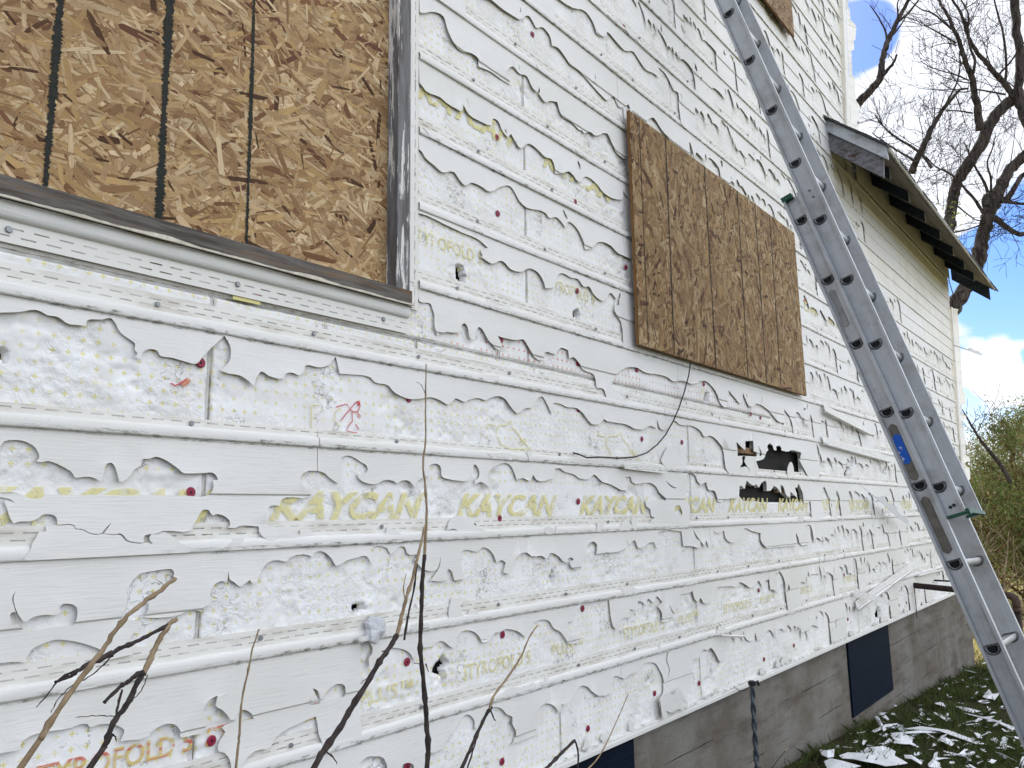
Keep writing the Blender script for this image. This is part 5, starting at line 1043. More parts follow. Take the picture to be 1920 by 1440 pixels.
def blades(name, n, x0, x1, y0, y1, h0, h1, w, m, seed, lean=.5, label=None, clump=True):
    r = np.random.default_rng(seed); x = x0+(x1-x0)*r.random(n)**1.25; y = r.uniform(y0, y1, n)
    if clump:
        k = fbm(x*4, y*4, 3, seed) > r.uniform(.3, .62, n); x, y = x[k], y[k]; n = len(x)
    z = ground_h(x, y)-.004; a = r.uniform(0, 2*pi, n); h = r.uniform(h0, h1, n)*(.6+.8*fbm(x*3, y*3, 2, seed+3)); lx = r.normal(0, lean, n)*h; ly = r.normal(0, lean, n)*h
    c, s = np.cos(a)*w*r.uniform(.6, 1.3, n), np.sin(a)*w*r.uniform(.6, 1.3, n)
    V = np.zeros((n, 5, 3)); V[:, 0] = np.stack([x-c, y-s, z], 1); V[:, 1] = np.stack([x+c, y+s, z], 1)
    V[:, 2] = np.stack([x+c*.8+lx*.4, y+s*.8+ly*.4, z+h*.6], 1); V[:, 3] = np.stack([x+lx, y+ly, z+h], 1); V[:, 4] = np.stack([x-c*.8+lx*.4, y-s*.8+ly*.4, z+h*.6], 1)
    o = link(name, mesh_np(name, V.reshape(-1, 3), np.arange(n*5), 5), m, kind='stuff'); setprops(o, label, 'grass'); return o
blades('grass', 66000, 3.6, 11.5, -2.6, .0, .025, .085, .0028, GRASS, 3, .7, 'short green lawn grass in the shade along the foundation')
blades('grass', 14000, 9.8, 26, -4, 5, .04, .16, .007, DRY, 5, .6, 'sunlit dry grass beyond the far corner of the house')
blades('grass', 12000, 9.6, 22, -4, 5, .04, .13, .006, GRASS, 6, .6, 'green grass tufts beyond the far corner of the house')
# broken vinyl on the grass
def shard_mesh(seed, L, Wd):
    r = random.Random(seed); n = 18; P = []
    for i in range(n):
        t = 2*pi*i/n; c_, s_ = cos(t), sin(t); k = 1/max(abs(c_), abs(s_)); k = min(k, 1.25); j = r.uniform(.62, 1.08); P.append((c_*k*L/2*j, s_*k*Wd/2*j))
    z = [.004*math.sin(p[0]*30+seed)+.12*p[1]*(p[1]/Wd) for p in P]; v = [(p[0], p[1], q) for p, q in zip(P, z)]+[(p[0], p[1], q+.0014) for p, q in zip(P, z)]
    return mesh('siding_shard', v, [tuple(range(n))[::-1], tuple(range(n, 2*n))]+[(i, (i+1) % n, n+(i+1) % n, n+i) for i in range(n)])
SM = []
for i in range(16):
    me = shard_mesh(i, random.Random(i).uniform(.022, .14), random.Random(i+50).uniform(.010, .040)); me.materials.append(DEBRIS); SM.append(me)
R = random.Random(12)
def put(me, x, y, rz, tx, ty, label, group='broken vinyl siding shards scattered on the grass', up=.03):
    o = bpy.data.objects.new('siding_shard', me); COL.objects.link(o); o.location = (x, y, float(ground_h(x, y))+up); o.rotation_euler = (tx, ty, rz); setprops(o, label, 'vinyl shard', group); return o
cnt = 0
while cnt < 275:
    x = 4.9+R.random()**1.5*6.2; y = -R.random()**.8*1.35-.02
    if y < -.0 - 1.5: continue
    px = on_y  # visible wedge only
    d = np.array([x, y, gz(x)])-CAM; cz = d[0]*Uc[2]+d[1]*Yc[2]+d[2]*Zc[2]; cx = d[0]*Uc[0]+d[1]*Yc[0]+d[2]*Zc[0]
    if 960+1500*cx/cz > 1990: continue
    put(R.choice(SM), x, y, R.uniform(-.5, .5) if R.random() < .6 else R.uniform(0, 3), R.gauss(0, .22), R.gauss(0, .16), 'small white broken vinyl shard lying among the grass blades', up=R.uniform(.012, .05)); cnt += 1
def on_ground(px, py, it=6):
    r_ = ray(px, py); z = 0.
    for _ in range(it): t = (z-CAM[2])/r_[2]; p = CAM+t*r_; z = float(gz(p[0]))+.03
    return p
def big_shard(px_pts, label, th=.0015, lift=.012):
    P = [on_ground(*p) for p in px_pts]; c = np.mean(P, 0); rr_ = random.Random(len(px_pts)); v = [tuple(np.array(p)-c+np.array([0, 0, lift+.006*math.sin(i*1.9)])) for i, p in enumerate(P)]; n = len(v); v += [(a, b, z+th) for a, b, z in v]
    ce = [(0, 0, lift+.012), (0, 0, lift+.014)]; v += ce
    f = [(i, 2*n, (i+1) % n) for i in range(n)]+[(n+i, n+(i+1) % n, 2*n+1) for i in range(n)]+[(i, (i+1) % n, n+(i+1) % n, n+i) for i in range(n)]
    o = link('siding_shard', mesh('siding_shard', v, f), DEBRIS, loc=tuple(c)); setprops(o, label, 'vinyl shard'); return o
A5 = lambda p: crp(4, 1440, 1080, p)
big_shard(A5([(535, 1365), (600, 1350), (700, 1340), (740, 1300), (800, 1310), (860, 1290), (910, 1300), (960, 1340), (950, 1370), (1010, 1390), (1050, 1425), (980, 1445), (880, 1440), (800, 1420), (700, 1415), (640, 1390), (560, 1380)]), 'largest white vinyl shard, at the bottom of the photo near the foundation')
big_shard(A5([(385, 1320), (440, 1335), (500, 1310), (495, 1370), (450, 1390), (405, 1360)]), 'white shard nearest the foundation at the bottom edge')
big_shard(A5([(420, 1410), (470, 1395), (560, 1400), (700, 1440), (640, 1470), (450, 1470)]), 'white shard cut by the bottom edge, left of the largest one')
big_shard(A5([(920, 1210), (1000, 1200), (1090, 1225), (1080, 1275), (1000, 1285), (940, 1270), (950, 1240)]), 'wide white shard in the middle of the grass, under the long strips')
big_shard(A5([(1030, 1160), (1150, 1150), (1350, 1165), (1640, 1275), (1560, 1285), (1380, 1200), (1200, 1165), (1040, 1170)]), 'long narrow vinyl strip angled across the grass towards the ladder')
big_shard(A5([(920, 1195), (1150, 1185), (1330, 1175), (1330, 1188), (1150, 1200), (930, 1204)]), 'thin cream strip lying just above the wide white shard')
big_shard(A5([(1470, 1040), (1600, 1080), (1700, 1060), (1640, 1100), (1750, 1120), (1860, 1150), (1840, 1170), (1700, 1110), (1500, 1055)]), 'long pale strip lying beside the ladder foot')
big_shard(A5([(1610, 920), (1660, 865), (1690, 900), (1740, 885), (1735, 905), (1700, 945), (1680, 930), (1640, 935)]), 'jagged bright shard left of the ladder, farther up the grass')
big_shard(A5([(1245, 965), (1300, 965), (1350, 975), (1330, 990), (1260, 980)]), 'small bright shard in the upper middle of the grass')
big_shard(A5([(1400, 990), (1450, 1000), (1500, 1020), (1540, 1015), (1600, 1035), (1540, 1040), (1480, 1020)]), 'pale shard above the long pale strip')
big_shard(A5([(1020, 1360), (1080, 1370), (1160, 1410), (1150, 1430), (1080, 1400), (1030, 1385)]), 'white shard to the right of the largest one')
big_shard(A5([(1200, 1430), (1240, 1400), (1290, 1415), (1300, 1460), (1210, 1460)]), 'white shard cut by the bottom edge, right of the largest one')
big_shard(A5([(795, 1065), (830, 1075), (860, 1130), (890, 1160), (870, 1190), (820, 1110)]), 'upright narrow shard close to the foundation below the navy board')
big_shard(A5([(780, 1180), (880, 1135), (970, 1115), (975, 1122), (880, 1160), (800, 1190)]), 'thin strip crossing the narrow shard near the foundation')
big_shard(A5([(1270, 1240), (1340, 1235), (1400, 1265), (1380, 1290), (1310, 1265)]), 'white shard between the long strip and the bottom edge')
big_shard(A5([(1430, 1355), (1480, 1320), (1520, 1320), (1480, 1350)]), 'small bright shard right of centre near the bottom')

# ------------------------------------------------------------------ bare saplings in front of the wall
def smooth_path(P, k=4, jit=0., seed=0):
    r = random.Random(seed); P = [np.array(p, float) for p in P]; Q = []
    for i in range(len(P)-1):
        p0, p1, p2, p3 = P[max(i-1, 0)], P[i], P[i+1], P[min(i+2, len(P)-1)]
        for j in range(k):
            t = j/k; q = .5*((2*p1)+(-p0+p2)*t+(2*p0-5*p1+4*p2-p3)*t*t+(-p0+3*p1-3*p2+p3)*t**3); Q.append(q+np.array([r.uniform(-jit, jit) for _ in range(3)]))
    Q.append(P[-1]); return Q
def stem(px_pts, y, r0, r1, m, parent, name, seed=0, jit=.0006, root=False, dy=0.):
    if m is DKB: r0, r1 = r0*.86, r1*.86
    n = len(px_pts); P = [on_y(px, py, y+dy*i/(n-1)) for i, (px, py) in enumerate(px_pts)]
    if root:
        a = P[0]-P[1]; a /= np.linalg.norm(a); b = P[0]+a*.25; c = np.array([b[0], b[1], float(gz(b[0]))-.03]); P = [c, (b+c)/2+np.array([.01, 0, 0]), b]+P
    Q = smooth_path(P, 5, jit, seed); k = len(Q); R_ = [(r0+(r1-r0)*i/(k-1))*(1+.12*math.sin(i*1.7+seed)+(.35 if i % 9 == 4 else 0)) for i in range(k)]
    return MB().tube([tuple(q) for q in Q], R_, 8).build(name, m, parent, smooth=True)
def sapling(label, y, parts, name='sapling'):
    b = on_y(*parts[0][0][0], y); e = empty(name, (b[0], y, float(gz(b[0]))), label=label, cat='sapling', group='bare saplings in front of the wall')
    for i, (pts, r0, r1, m, dy) in enumerate(parts):
        pts_ = pts; stem(pts_, y, r0, r1, m, e, 'stem' if i == 0 else 'twig', i+int(-y*100), .0005, root=(i == 0), dy=dy)
sapling('tan leaning shoot nearest the camera at the lower left', -1.16, [([(35, 1445), (75, 1385), (120, 1315), (160, 1262), (198, 1210), (226, 1170), (262, 1135), (295, 1112), (329, 1084)], .0020, .0014, TAN, 0)])
sapling('dark broken sapling with a pale bent top at the lower left', -.78, [([(165, 1445), (195, 1400), (213, 1355), (240, 1318), (255, 1285), (270, 1262)], .0042, .0034, DKB, 0), ([(270, 1262), (285, 1228), (300, 1197), (318, 1170), (330, 1162)], .0032, .0026, TAN, 0),
    ([(272, 1260), (255, 1266), (238, 1280), (222, 1290), (195, 1318)], .0032, .0022, DKB, 0), ([(332, 1160), (300, 1180), (262, 1200), (228, 1214), (208, 1226)], .0022, .0030, DKB, 0), ([(212, 1225), (180, 1238), (150, 1255), (128, 1270), (102, 1279)], .0042, .0014, DKB, 0), ([(150, 1255), (115, 1270), (95, 1295), (68, 1326)], .0015, .0005, DKB, 0), ([(212, 1228), (190, 1250), (165, 1270), (132, 1288), (110, 1310), (96, 1336)], .0010, .0005, DKB, 0), ([(229, 1292), (222, 1320), (215, 1350), (205, 1375)], .0014, .0016, DKB, 0), ([(276, 1266), (265, 1295), (240, 1320), (222, 1338), (217, 1342)], .0007, .0004, DKB, 0), ([(215, 1343), (190, 1342), (165, 1343), (142, 1346)], .0006, .0004, DKB, 0), ([(203, 1372), (215, 1380), (218, 1390)], .0012, .0006, DKB, 0)])
sapling('thin pale upright shoot left of the tall sapling', -.62, [([(442, 1445), (449, 1375), (453, 1315), (464, 1265), (474, 1215), (486, 1180)], .0022, .0011, TAN, 0)])
sapling('tall dark sapling whose thin pale tip reaches above the middle of the wall', -.60, [([(800, 1450), (803, 1405), (800, 1360), (798, 1320), (792, 1260), (788, 1215), (790, 1150), (792, 1090), (796, 1040)], .0062, .0040, DKB, 0), ([(796, 1042), (798, 1000), (800, 960), (797, 905), (793, 872), (798, 820), (798, 760), (799, 682)], .0028, .0011, TAN, 0), ([(798, 740), (790, 722), (780, 716)], .0008, .0004, DKB, 0), ([(798, 1245), (804, 1260)], .0016, .0006, DKB, 0), ([(785, 1245), (776, 1243)], .0010, .0005, DKB, 0)])
sapling('dark forked sapling leaning right, just left of the tall one', -.66, [([(583, 1450), (605, 1410), (637, 1365), (660, 1325), (690, 1278), (712, 1240), (728, 1218), (745, 1190)], .0062, .0046, DKB, 0), ([(745, 1190), (752, 1160), (760, 1128), (772, 1090), (782, 1050), (790, 1015), (797, 985)], .0034, .0018, TAN, 0), ([(760, 1130), (757, 1100), (762, 1075)], .0012, .0006, TAN, 0), ([(782, 1056), (776, 1105), (766, 1150), (758, 1200)], .0016, .0022, DKB, 0), ([(703, 1255), (690, 1270), (676, 1282)], .0011, .0006, DKB, 0), ([(610, 1408), (625, 1420), (632, 1432)], .0016, .0008, DKB, 0), ([(728, 1218), (715, 1222)], .0016, .0006, DKB, 0)])
sapling('slim two-toned sapling leaning right near the bottom centre', -.64, [([(862, 1450), (885, 1398), (902, 1360), (914, 1336), (922, 1325)], .0042, .0034, DKB, 0), ([(918, 1330), (926, 1305), (948, 1275), (975, 1235), (990, 1200), (1008, 1172)], .0026, .0014, TAN, 0), ([(875, 1445), (886, 1410), (895, 1382)], .0018, .0012, DKB, 0), ([(918, 1325), (925, 1345), (929, 1352)], .0018, .001, DKB, 0)])
sapling('thin straw coloured stem crossing the foundation top at the bottom centre', -.5, [([(1095, 1450), (1122, 1420), (1142, 1383), (1158, 1348), (1168, 1325), (1178, 1300)], .0024, .0010, TAN, 0)], 'dry_stem')
sapling('dark bent twig with a hooked tip at the bottom centre', -.72, [([(1015, 1450), (1035, 1430), (1055, 1410), (1078, 1388)], .0040, .0034, DKB, 0), ([(1078, 1388), (1084, 1410), (1083, 1450)], .0020, .0020, DKB, 0)])
sapling('short straw tipped stub at the bottom right of the foundation', -.5, [([(1440, 1450), (1456, 1428), (1474, 1406)], .0024, .0018, DKB, 0), ([(1472, 1408), (1477, 1403)], .0024, .0022, TAN, 0)], 'dry_stem')

# ------------------------------------------------------------------ trees
def grow(mb, p, d, L, r, lev, R, up=.15, wob=.28, kids=(3, 5), minr=.003):
    k = max(3, int(L/.16)); P = [p.copy()]; q = p.copy(); dd = d.normalized()
    for i in range(k):
        dd = (dd+Vector((R.gauss(0, wob), R.gauss(0, wob), R.gauss(0, wob)+up))*.35).normalized(); q = q+dd*(L/k); P.append(q.copy())
    mb.tube(P, [max(minr, r*(1-.75*i/k)) for i in range(k+1)], 6 if r > .02 else 4, False)
    if lev <= 0: return
    for c in range(R.randint(*kids)):
        i = R.randint(max(1, k//4), k); ax = (P[i]-P[i-1]).normalized(); s = Vector((R.gauss(0, 1), R.gauss(0, 1), R.gauss(0, .8)+.2)); s = (s-s.dot(ax)*ax).normalized()
        nd = ax*R.uniform(.5, 1.)+s*R.uniform(.5, 1.1); grow(mb, P[i], nd, L*R.uniform(.38, .72), max(minr, r*(1-.7*i/k)*.55), lev-1, R, up, wob, kids, minr)
def limb(mb, px_pts, x0, x1, r0, r1, R, sprout=0, sl=(.5, 1.3), lev=2, srad=.012, up=.2, twm=None, frm=.15):
    n = len(px_pts); P = smooth_path([on_x(px, py, x0+(x1-x0)*i/(n-1)) for i, (px, py) in enumerate(px_pts)], 4, r0*.12, int(r0*1e4)); k = len(P)
    q_ = .84 if r0 > .08 else 1
    mb.tube([tuple(p) for p in P], [q_*(r0+(r1-r0)*i/(k-1))*(1+R.uniform(-.08, .08)) for i in range(k)], 12 if r0 > .05 else 6, True)
    for s in range(int(sprout*.55)):
        i = R.randint(int(k*frm), k-1); a = Vector(P[min(i+1, k-1)]-P[max(i-1, 0)]).normalized(); sd = Vector((R.gauss(0, .8), R.gauss(0, 1), R.gauss(0, .8)+.4)); nd = a*R.uniform(.1, .8)+sd.normalized()
        grow(twm or mb, Vector(P[i]), nd, R.uniform(*sl), srad*R.uniform(.6, 1.2), lev, R, up)
    return P
T1 = lambda p: crp(4.571, 1500, 0, p); T2 = lambda p: crp(4.5, 1500, 280, p)
bt = on_x(1795, 560, 15.6); tree = empty('bare_tree', (bt[0], bt[1], float(gz(15))), label='large bare deciduous tree with thick furrowed limbs behind the far corner of the house', cat='tree')
Rt = random.Random(21); tr = MB(); cr = MB(); tw = MB()
g0 = on_x(1690, 1000, 15.2); g0[2] = float(gz(15))-.2
tr.tube([tuple(g0), tuple(on_x(1700, 850, 15.3)), tuple(on_x(1735, 700, 15.4)), tuple(on_x(1765, 620, 15.45))], [.34, .27, .22, .19], 14)
limb(tr, T2([(1200, 1500), (1270, 1370), (1340, 1250), (1420, 1130), (1480, 1000), (1520, 860), (1545, 720), (1580, 600), (1592, 500), (1592, 395)]), 15.4, 15.8, .17, .115, Rt, 6, (.4, 1.), 1, .010, twm=tw)
limb(tr, T2([(1590, 520), (1640, 470), (1668, 380), (1700, 300), (1750, 210), (1820, 120), (1900, 50), (2000, -30)]), 15.7, 16.2, .13, .10, Rt, 8, (.5, 1.2), 2, .012, twm=tw)
limb(cr, T2([(1640, 430), (1740, 420), (1790, 360), (1850, 250), (1920, 190)]), 15.7, 15.9, .055, .035, Rt, 6, (.4, 1.0), 2, .009, twm=tw)
limb(cr, T2([(1600, 580), (1660, 590), (1720, 640), (1790, 690), (1860, 720), (1950, 700)]), 15.7, 15.5, .06, .03, Rt, 10, (.4, 1.1), 2, .009, up=-.05, twm=tw)
limb(cr, T2([(1700, 440), (1800, 450), (1890, 460), (1960, 450)]), 15.7, 15.6, .03, .02, Rt, 10, (.3, .8), 2, .008, up=-.15, twm=tw)
limb(tr, T2([(1190, 900), (1250, 720), (1270, 560), (1290, 440), (1320, 300), (1380, 180), (1460, 70), (1530, -40)])+T1([(1620, 1080), (1700, 960), (1790, 880), (1850, 830)]), 15.6, 16.4, .115, .12, Rt, 10, (.4, 1.1), 2, .010, twm=tw)
limb(tr, T1([(1990, 1150), (1930, 1020), (1890, 900), (1870, 760), (1890, 600), (1885, 430), (1860, 300), (1850, 130), (1840, -60)]), 16.2, 16.4, .10, .085, Rt, 8, (.5, 1.2), 2, .011, twm=tw)
limb(cr, T1([(1540, 1120), (1530, 1000), (1520, 900), (1490, 790), (1470, 650), (1420, 540), (1385, 430), (1340, 300), (1280, 160), (1210, 40), (1160, -40)]), 15.9, 15.2, .085, .022, Rt, 16, (.5, 1.5), 2, .011, twm=tw)
limb(cr, T1([(1850, 860), (1790, 770), (1740, 700), (1660, 620), (1600, 540), (1520, 450), (1450, 330), (1410, 200), (1370, 100), (1290, -20)]), 16.3, 15.4, .06, .018, Rt, 16, (.5, 1.5), 2, .010, twm=tw)
limb(cr, T1([(1380, 0), (1440, 120), (1440, 260), (1455, 400), (1500, 520), (1480, 640)][::-1]), 15.6, 15.3, .028, .012, Rt, 8, (.4, 1.1), 2, .009, twm=tw)
limb(cr, T1([(1760, 700), (1768, 560), (1755, 380), (1730, 240), (1690, 100), (1660, -30)]), 16.2, 15.8, .026, .014, Rt, 8, (.4, 1.2), 2, .008, twm=tw)
limb(cr, T1([(1700, 640), (1780, 560), (1840, 480), (1900, 400), (1960, 300)]), 16.2, 16.0, .02, .012, Rt, 5, (.4, 1.), 2, .007, twm=tw)
limb(cr, T1([(960, 1480), (1000, 1370), (1060, 1250), (1110, 1130), (1170, 1030), (1230, 930), (1290, 860), (1370, 770), (1440, 760)]), 15.2, 15.6, .065, .016, Rt, 22, (.4, 1.2), 2, .009, twm=tw)
limb(cr, T1([(1230, 930), (1300, 800), (1350, 690), (1372, 560), (1365, 440)]), 15.4, 15.5, .022, .008, Rt, 7, (.3, .8), 2, .007, twm=tw)
limb(cr, T1([(1130, 1440), (1060, 1340), (960, 1260), (860, 1200), (760, 1130), (690, 1050), (640, 980)]), 15.2, 14.8, .032, .010, Rt, 20, (.4, 1.1), 2, .008, up=.35, twm=tw)
limb(cr, T1([(1000, 1390), (900, 1330), (800, 1270), (700, 1200), (620, 1140)]), 15.1, 14.8, .026, .010, Rt, 18, (.4, 1.1), 2, .008, up=.35, twm=tw)
limb(cr, T1([(1340, 370), (1240, 310), (1150, 260), (1080, 220), (1010, 160)]), 15.3, 14.9, .020, .006, Rt, 6, (.3, .7), 1, .007, twm=tw)
limb(cr, T1([(1350, 390), (1260, 370), (1180, 385), (1100, 415)]), 15.2, 15, .013, .005, Rt, 4, (.3, .6), 1, .006, twm=tw)
limb(cr, T1([(1300, 250), (1220, 180), (1130, 110), (1040, 80), (950, 10)]), 15.3, 15, .022, .007, Rt, 7, (.3, .8), 1, .007, twm=tw)
limb(cr, T1([(1450, 690), (1330, 640), (1220, 610), (1110, 570), (1035, 525)]), 15.5, 15, .016, .005, Rt, 6, (.3, .7), 1, .006, twm=tw)
limb(cr, T1([(1760, 810), (1650, 790), (1520, 770), (1400, 790), (1290, 760), (1200, 700)]), 15.9, 15.3, .020, .007, Rt, 8, (.3, .8), 2, .006, twm=tw)
limb(cr, T1([(1480, 970), (1350, 950), (1250, 945), (1150, 925)]), 15.8, 15.5, .018, .007, Rt, 5, (.3, .7), 1, .006, twm=tw)
limb(cr, T2([(1540, 530), (1470, 420), (1400, 345), (1330, 260), (1240, 190), (1150, 150), (1060, 60)]), 15.7, 15.2, .034, .010, Rt, 12, (.4, 1.), 2, .008, twm=tw)
limb(cr, T2([(1590, 370), (1540, 250), (1490, 170), (1440, 60), (1380, -60)]), 15.8, 15.4, .030, .010, Rt, 8, (.4, 1.), 2, .008, twm=tw)
limb(cr, T2([(1610, 370), (1610, 240), (1580, 120), (1620, 0), (1650, -120)]), 15.8, 15.4, .024, .008, Rt, 8, (.4, 1.), 2, .008, twm=tw)
limb(cr, T2([(1330, 480), (1430, 560), (1500, 600), (1600, 590), (1650, 545)]), 15.3, 15.5, .014, .008, Rt, 6, (.3, .6), 1, .006, twm=tw)
limb(cr, T2([(1300, 700), (1400, 680), (1490, 650), (1580, 600)]), 15.3, 15.6, .016, .010, Rt, 5, (.3, .6), 1, .006, twm=tw)
for i in range(14):
    a = on_x(*T2([(Rt.uniform(950, 1300), Rt.uniform(100, 560))])[0], 15.3+Rt.random()); grow(tw, Vector(a), Vector((Rt.gauss(0, 1), Rt.gauss(0, 1), .3)), Rt.uniform(.5, 1.3), .009, 2, Rt)
for i in range(10):
    a = on_x(*T2([(Rt.uniform(1700, 1890), Rt.uniform(430, 700))])[0], 15.4+Rt.random()*.4); grow(tw, Vector(a), Vector((Rt.gauss(0, 1), Rt.gauss(0, 1), -.4)), Rt.uniform(.4, .9), .008, 2, Rt, -.2)
tr.build('trunk', BARK, tree, smooth=True); co = cr.build('limbs', BARK, tree, smooth=True); tw.build('twigs', TWIG, tree)
# leaf buds
r = np.random.default_rng(4); n = 260; c = np.array([on_x(*T2([(r.uniform(1180, 1360), r.uniform(420, 700))])[0], 15.2+r.random()) for _ in range(n)])+r.normal(0, .05, (n, 3))
V = c[:, None, :]+r.normal(0, .014, (n, 3, 3)); link('buds', mesh_np('buds', V.reshape(-1, 3), np.arange(n*3), 3), m_leaf('fresh_buds', lin(110, 130, 60), lin(150, 165, 80)), tree)
# second bare tree, behind the house: only one branch shows
t2 = empty('bare_tree', (11.5, 2.0, float(gz(11))), label='bare tree behind the house showing a single forked branch beside the upper corner', cat='tree')
Rt = random.Random(5); a = MB(); b = MB()
sx = on_x(*T1([(425, 965)])[0], 12.0); a.tube([(12., 3.2, -.5), (12., 3.15, 3.), (12.0, 3.0, 5.2)], [.22, .18, .14], 12); a.tube([(12.0, 3.0, 5.0), tuple((np.array([12., 3.0, 5.2])+sx)/2+np.array([0, .1, -.1])), tuple(sx)], [.12, .09, .07], 10); a.build('trunk', BARK, t2, smooth=True)
limb(b, T1([(380, 1010), (430, 945), (500, 880), (590, 790), (660, 710), (695, 640), (698, 560), (720, 460), (750, 360), (800, 260), (840, 170), (900, 60), (950, -30)]), 12, 12, .068, .024, Rt, 0)
limb(b, T1([(700, 660), (750, 600), (800, 540), (832, 465)]), 12, 11.9, .03, .014, Rt, 0); limb(b, T1([(745, 350), (732, 270), (690, 180), (640, 100), (600, 45)]), 12, 11.8, .018, .007, Rt, 2, (.2, .4), 0, .006)
limb(b, T1([(770, 330), (830, 260), (880, 190), (905, 145)]), 12, 12.1, .016, .007, Rt, 1, (.2, .3), 0, .006); limb(b, T1([(845, 180), (910, 130), (970, 60), (1030, -20)]), 12, 12.1, .022, .012, Rt, 3, (.3, .5), 1, .007)
limb(b, T1([(832, 185), (838, 110), (835, 40), (850, -20)]), 12, 12, .014, .008, Rt, 2, (.2, .3), 0, .005); limb(b, T1([(790, 265), (760, 210), (720, 150), (685, 108)]), 12, 12, .008, .004, Rt, 0); limb(b, T1([(735, 300), (738, 240), (740, 200)]), 12, 12, .006, .003, Rt, 0)
limb(b, T1([(800, 515), (750, 460), (690, 425), (612, 385)]), 12, 12, .006, .003, Rt, 0); limb(b, T1([(818, 450), (830, 400), (850, 342)]), 12, 12, .005, .003, Rt, 0)
b.build('limbs', BARK, t2, smooth=True)
# evergreens beyond the far corner
def evergreen(name, label, x, y, H, rad, seed, nleaf, dens=1., brown=.25, trunk=True, base=.12):
    R_ = random.Random(seed); g = float(gz(x)); e = empty(name, (x, y, g), label=label, cat='evergreen tree', group='evergreens beyond the far corner'); mb = MB(); tips = []
    def br(p, d, L, r_, lev):
        p = Vector(p); k = max(3, int(L/.18)); P = [p]; q = p.copy(); dd = d.normalized()
        for i in range(k):
            dd = (dd+Vector((R_.gauss(0, .2), R_.gauss(0, .2), R_.gauss(.10, .18)))*.5).normalized(); q = q+dd*(L/k); P.append(q.copy())
            if lev < 2: tips.append((q.copy(), .13 if lev else .20))
        mb.tube(P, [max(.004, r_*(1-.8*i/k)) for i in range(k+1)], 5, False)
        if lev > 0:
            for c_ in range(R_.randint(3, 6)):
                i = R_.randint(1, k); br(P[i], dd+Vector((R_.gauss(0, .9), R_.gauss(0, .9), R_.gauss(.1, .5))), L*R_.uniform(.35, .6), r_*.5, lev-1)
    top = Vector((x+.15, y, g+H)); k = 12; lean = R_.uniform(-.2, .2)
    TP_ = [Vector((x+lean*math.sin(i*.7)*.5+R_.gauss(0, .03), y+R_.gauss(0, .05), g-.1+H*.93*i/k)) for i in range(k+1)]
    mb.tube(TP_, [.115*(1-.85*i/k)*H/3.2 for i in range(k+1)], 9, False)
    for i in range(int(26*dens)):
        t = R_.uniform(base, .98); i0 = min(k-1, int(t*k)); p = TP_[i0].lerp(TP_[i0+1], t*k-i0); a = R_.uniform(0, 2*pi); l = rad*(1.05-.75*t)*R_.uniform(.6, 1.15); br(p, Vector((cos(a), sin(a), R_.uniform(.3, .9))), l, .035*(1.1-t), 2)
    mb.build('trunk', CEDB, e, smooth=True)
    r_ = np.random.default_rng(seed); P = np.array([t[0][:] for t in tips]); S = np.array([t[1] for t in tips]); i = r_.integers(0, len(P), nleaf); c = P[i]+r_.normal(0, 1, (nleaf, 3))*S[i][:, None]*.75
    gap_ = vn(c[:, 0]*2.6+c[:, 1]*2.1, c[:, 2]*2.6, seed); kk = gap_ > .30; c = c[kk]; n = len(c)
    d = r_.normal(0, 1, (n, 3)); d[:, 2] += .7; d /= np.linalg.norm(d, axis=1)[:, None]; s = np.cross(d, r_.normal(0, 1, (n, 3))); s /= np.linalg.norm(s, axis=1)[:, None]
    L = r_.uniform(.03, .085, n)[:, None]; w = r_.uniform(.004, .012, n)[:, None]
    V = np.stack([c-d*L*.5, c+s*w, c+d*L*.5, c-s*w], 1); br_ = r_.random(n) < brown
    link('crown', mesh_np('crown', V[~br_].reshape(-1, 3), np.arange((~br_).sum()*4), 4), LEAF, e)
    link('dead_foliage', mesh_np('dead_foliage', V[br_].reshape(-1, 3), np.arange(br_.sum()*4), 4), LEAFB, e); return e
def at(px, py, x): p = on_x(px, py, x); return p
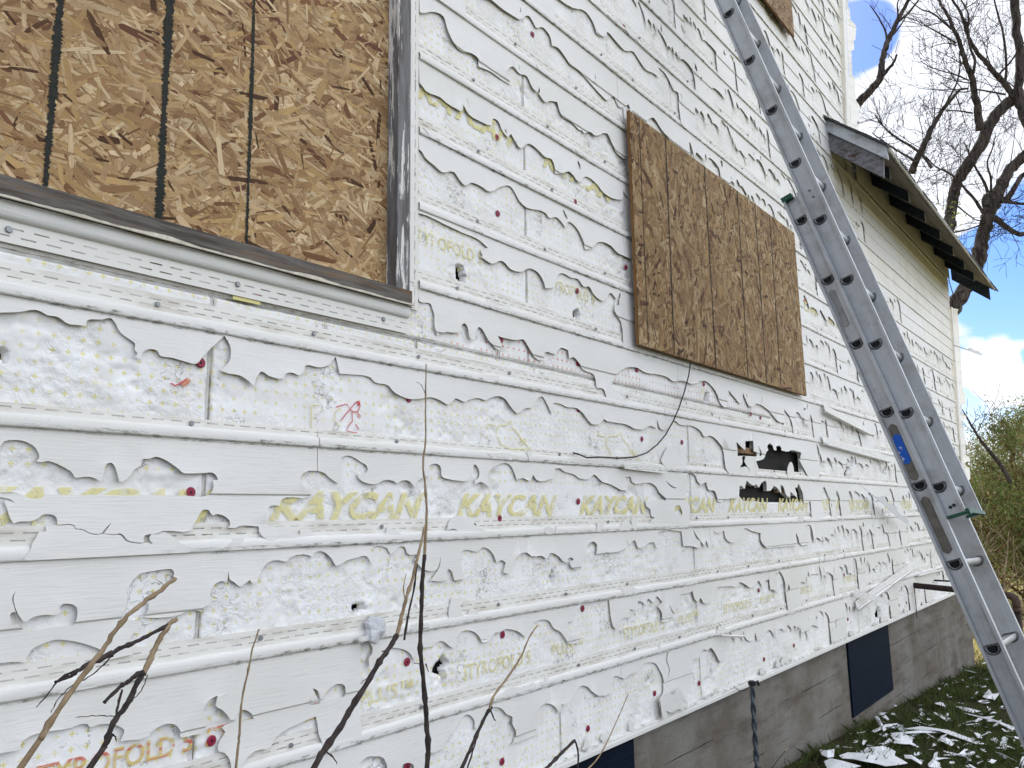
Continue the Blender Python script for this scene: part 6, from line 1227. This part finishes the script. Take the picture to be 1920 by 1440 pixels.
p = at(1893, 760, 15.); evergreen('cedar_tree', 'tallest scraggly cedar at the right edge, its top against the clouds', 15., p[1], p[2]-float(gz(15)), 1.25, 31, 52000, 1.5, .25)
p = at(1835, 830, 17.5); evergreen('cedar_tree', 'rounder dark green cedar touching the far corner of the house', 17.5, p[1], p[2]-float(gz(17)), 1.35, 32, 52000, 1.4, .12)
p = at(1800, 880, 20); evergreen('cedar_tree', 'low far cedar half hidden behind the house corner', 20., p[1], p[2]-float(gz(20)), 1.5, 33, 26000, 1.2, .1)
p = at(1960, 800, 16.5); evergreen('cedar_tree', 'cedar mostly cut off by the right edge', 16.5, p[1], p[2]-float(gz(16)), 1.4, 34, 40000, 1.4, .3)
p = at(1925, 850, 22.); evergreen('cedar_tree', 'hazy cedar seen through the tallest one', 22., p[1], p[2]-float(gz(20)), 1.9, 35, 30000, 1.2, .2)
for i, (x, y, h) in enumerate(((26, -9, 4.5), (33, -4, 5), (30, 4, 5.5), (40, -14, 6), (45, 8, 6), (24, 7, 4))): evergreen('cedar_tree', 'distant cedar standing in the yard beyond the others', x, y, h, h*.42, 50+i, 9000, .9, .15)
# bare brushy shrub in front of the cedars
Rs = random.Random(9); sh = MB(); bp = at(1880, 1150, 12.6)
e = empty('bare_shrub', (12.6, bp[1], float(gz(12.6))), label='leafless brush with pale twigs in front of the cedars, right of the ladder', cat='shrub')
for i in range(16): grow(sh, Vector((12.6+Rs.gauss(0, .25), bp[1]+Rs.gauss(0, .35), float(gz(12.6))-.03)), Vector((Rs.gauss(0, .4), Rs.gauss(0, .5), 1)), Rs.uniform(.9, 1.7), .013, 2, Rs, .1, .35, (3, 5), .0025)
sh.build('branches', m_bark('pale_brush_bark', lin(172, 156, 134), lin(110, 94, 78)), e)
bs = MB(); limb(bs, crp(8.727, 1700, 740, [(1700, 1440), (1560, 1180), (1380, 960), (1240, 780), (1140, 640), (1040, 470), (970, 350), (915, 240)]), 13.2, 12.6, .035, .007, Rs, 8, (.3, .7), 1, .007)
bs.build('leaning_branch', TWIG, e, smooth=True)
